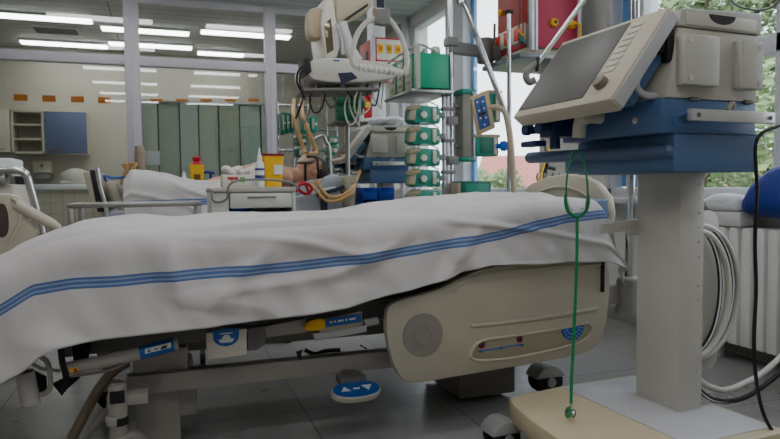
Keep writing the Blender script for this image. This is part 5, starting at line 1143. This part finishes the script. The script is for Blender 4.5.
# green bag on small tray
YG = 4.9
t = thing('tray_stand', 'small dark tray on a grey stand holding the green bag', 'stand', (onY(351, 122, YG).x, YG+.1, 0))
a, b, c, d = pr(334, 121, 368, 124, YG)
MB().box((a, YG, c), (b, YG+.24, d), .005).build('tray', DGREY, t); x = (a+b)/2
MB().cyl((x, YG+.12, .02), (x, YG+.12, c), .018).box((x-.12, YG, 0), (x+.12, YG+.24, .025), .008).build('stand', STEEL, t)
m = MB(); zt_ = d+.001
for k in range(16):
    a_ = rnd.uniform(0, 6.28); r = rnd.uniform(.02, .07); h_ = rnd.uniform(.05, .24); sx = rnd.uniform(.05, .075)
    m.ell((x+r*1.5*math.cos(a_), YG+.12+r*.7*math.sin(a_), zt_+.05+h_*.8), (sx, .05, rnd.uniform(.045, .06)), 10)
m.box((x-.09, YG+.05, zt_), (x+.09, YG+.19, zt_+.12), .03)
tag(m.build('green_bag', mat('dark green bag', (16, 106, 70), .5, bump=.8, bscale=25)), 'lumpy dark green bag standing on the small tray under the monitor', 'bag')
# far pump rack
YQ = 6.2
t = thing('pump_rack_frame', 'chrome rack frame of the far green pumps beside the glass partition', 'rack', (onY(310, 150, YQ).x, YQ+.1, 0))
m = MB()
for px in (281, 297, 312, 331, 341): x = onY(px, 150, YQ).x; m.cyl((x, YQ+.16, .02), (x, YQ+.16, onY(px, [100, 96, 102, 104, 108][[281, 297, 312, 331, 341].index(px)], YQ).z), .014, n=10)
for py in (104, 128, 150, 172): m.cyl((onY(280, py, YQ).x, YQ+.16, onY(310, py, YQ).z), (onY(342, py, YQ).x, YQ+.16, onY(310, py, YQ).z), .012, n=10)
m.build('uprights', CHROME, t)
MB().box((onY(279, 150, YQ).x, YQ, 0), (onY(343, 150, YQ).x, YQ+.3, .04), .01).build('base', GREYP, t)
def far_pump(px0, py0, px1, py1, lab, dark=False):
    a, b, c, d = pr(px0, py0, px1, py1, YQ)
    t = thing('infusion_pump', lab, 'infusion pump', ((a+b)/2, YQ+.06, c), 'far green pumps by the partition')
    MB().box((a, YQ, c), (b, YQ+.148, d), .01).build('body', TEALD if dark else TEAL, t)
    w_ = b-a; h_ = d-c
    MB().box((a+w_*.12, YQ-.008, c+h_*.2), (a+w_*.45, YQ, d-h_*.15), .003).build('door', BEIGED, t); MB().cyl((a+w_*.68, YQ-.012, c+h_*.5), (a+w_*.68, YQ, c+h_*.5), min(.02, w_*.2)).build('knob', IVORY, t)
names = ['first', 'second', 'third', 'fourth', 'fifth', 'sixth']
for k, r_ in enumerate([(303, 117, 310, 133), (311, 116, 318, 132)]): far_pump(*r_, ('left', 'right')[k]+' of two upright green pumps between the tan hoses')
for k, y in enumerate((136, 146, 156.5)): far_pump(328, y, 338.5, y+8.5, ('upper', 'middle', 'lower')[k]+' pump of the small green stack left of the far ventilator')
for k, y in enumerate((136, 148)): far_pump(298, y, 307, y+9.5, ('upper', 'lower')[k]+' green pump behind the left tan breathing hose', True)
for k, x in enumerate((282, 286.5, 291)): far_pump(x, 112+k*.5, x+4, 134-k, names[k]+' narrow dark green module from the mullion', True)
tag(MB().tube([onY(309, 162, YQ-.1), onY(311, 145, YQ-.1), onY(315, 139, YQ-.1), onY(323, 136, YQ-.1), onY(326, 142, YQ-.1), onY(330, 160, YQ-.1), (onY(330, 160, YQ-.1).x, YQ-.1, .0)], .018, 10).cyl((onY(309, 162, YQ-.1).x, YQ-.1, 0), onY(309, 162, YQ-.1), .018).build('chrome_frame', STEEL), 'bent steel tube frame standing in front of the far pumps', 'frame')
# bag-topped far ventilator extras, crates
bag = MB()
for k in range(9): bag.ell((1.84+rnd.uniform(-.12, .12), 5.40+rnd.uniform(-.1, .1), 1.462+.042+rnd.uniform(-.005, .012)), (rnd.uniform(.06, .1), .08, rnd.uniform(.03, .04)), 10)
tag(bag.build('plastic_bags', mat('white film', (218, 222, 230), .25, bump=1, bscale=35)), 'crumpled clear plastic bags lying on the far ventilator', 'bag')
YX = 4.75
t = thing('crate_trolley', 'low steel trolley carrying the stacked blue crates', 'trolley', (1.5, YX+.2, 0))
a, b, _, _ = pr(357, 200, 392, 205, YX)
MB().box((a, YX, .60), (b, YX+.4, .63), .005).build('top', STEEL, t)
for x in (a+.01, b-.03):
    for y in (YX+.01, YX+.37): MB().box((x, y, 0), (x+.02, y+.02, .60), .002).build('leg', STEEL, t)
zc = .632; k = 0
while zc < .88:
    for j in (0, 1):
        w_ = .125; xx = onY(366, 195, YX).x+.14*(j)-.02; o = MB(); o.box((xx, YX+.03, zc), (xx+w_, YX+.3, zc+.012), .002)
        o.box((xx, YX+.03, zc), (xx+.006, YX+.3, zc+.095), .001).box((xx+w_-.006, YX+.03, zc), (xx+w_, YX+.3, zc+.095), .001).box((xx, YX+.03, zc), (xx+w_, YX+.036, zc+.06), .001).box((xx, YX+.294, zc), (xx+w_, YX+.3, zc+.095), .001)
        tag(o.build('blue_crate', mat('crate blue', (24, 70, 180), .4)), '%s blue crate in the %s stack under the far ventilator' % (('bottom', 'second', 'third', 'top')[k], ('left', 'right')[j]), 'crate', 'blue crates')
    zc += .097; k += 1
s2 = dup(bpy.data.objects['stethoscope'], 'distant green stethoscope hanging beside the far ventilator and tan hoses')
d_ = W(349, 172, 5.75)-W(577, 151, 2.11)
s2.location = s2.location+d_
# ------------------------------------------------------------------ light
w = bpy.data.worlds.new('sky'); bpy.context.scene.world = w; w.use_nodes = True
n = w.node_tree.nodes; l = w.node_tree.links; bg = n['Background']
tc = n.new('ShaderNodeTexCoord'); sx = n.new('ShaderNodeSeparateXYZ'); rp = n.new('ShaderNodeValToRGB')
l.new(tc.outputs['Generated'], sx.inputs[0]); l.new(sx.outputs[2], rp.inputs[0]); l.new(rp.outputs[0], bg.inputs[0])
rp.color_ramp.elements[0].color = (.90, .95, 1, 1); rp.color_ramp.elements[1].color = (.78, .88, 1, 1)
bg.inputs[1].default_value = 3.2
for y0, y1 in OPEN:
    ld = bpy.data.lights.new('window_portal', 'AREA'); ld.shape = 'RECTANGLE'; ld.size = 2.05; ld.size_y = y1-y0; ld.cycles.is_portal = True
    lo = bpy.data.objects.new('window_portal', ld); C.objects.link(lo); lo.location = (XW+.2, (y0+y1)/2, (SILL+HEAD)/2); lo.rotation_euler = (0, PI/2, 0)
sc = bpy.context.scene
sc.view_settings.view_transform = 'AgX'; sc.view_settings.look = 'None'; sc.view_settings.exposure = .3
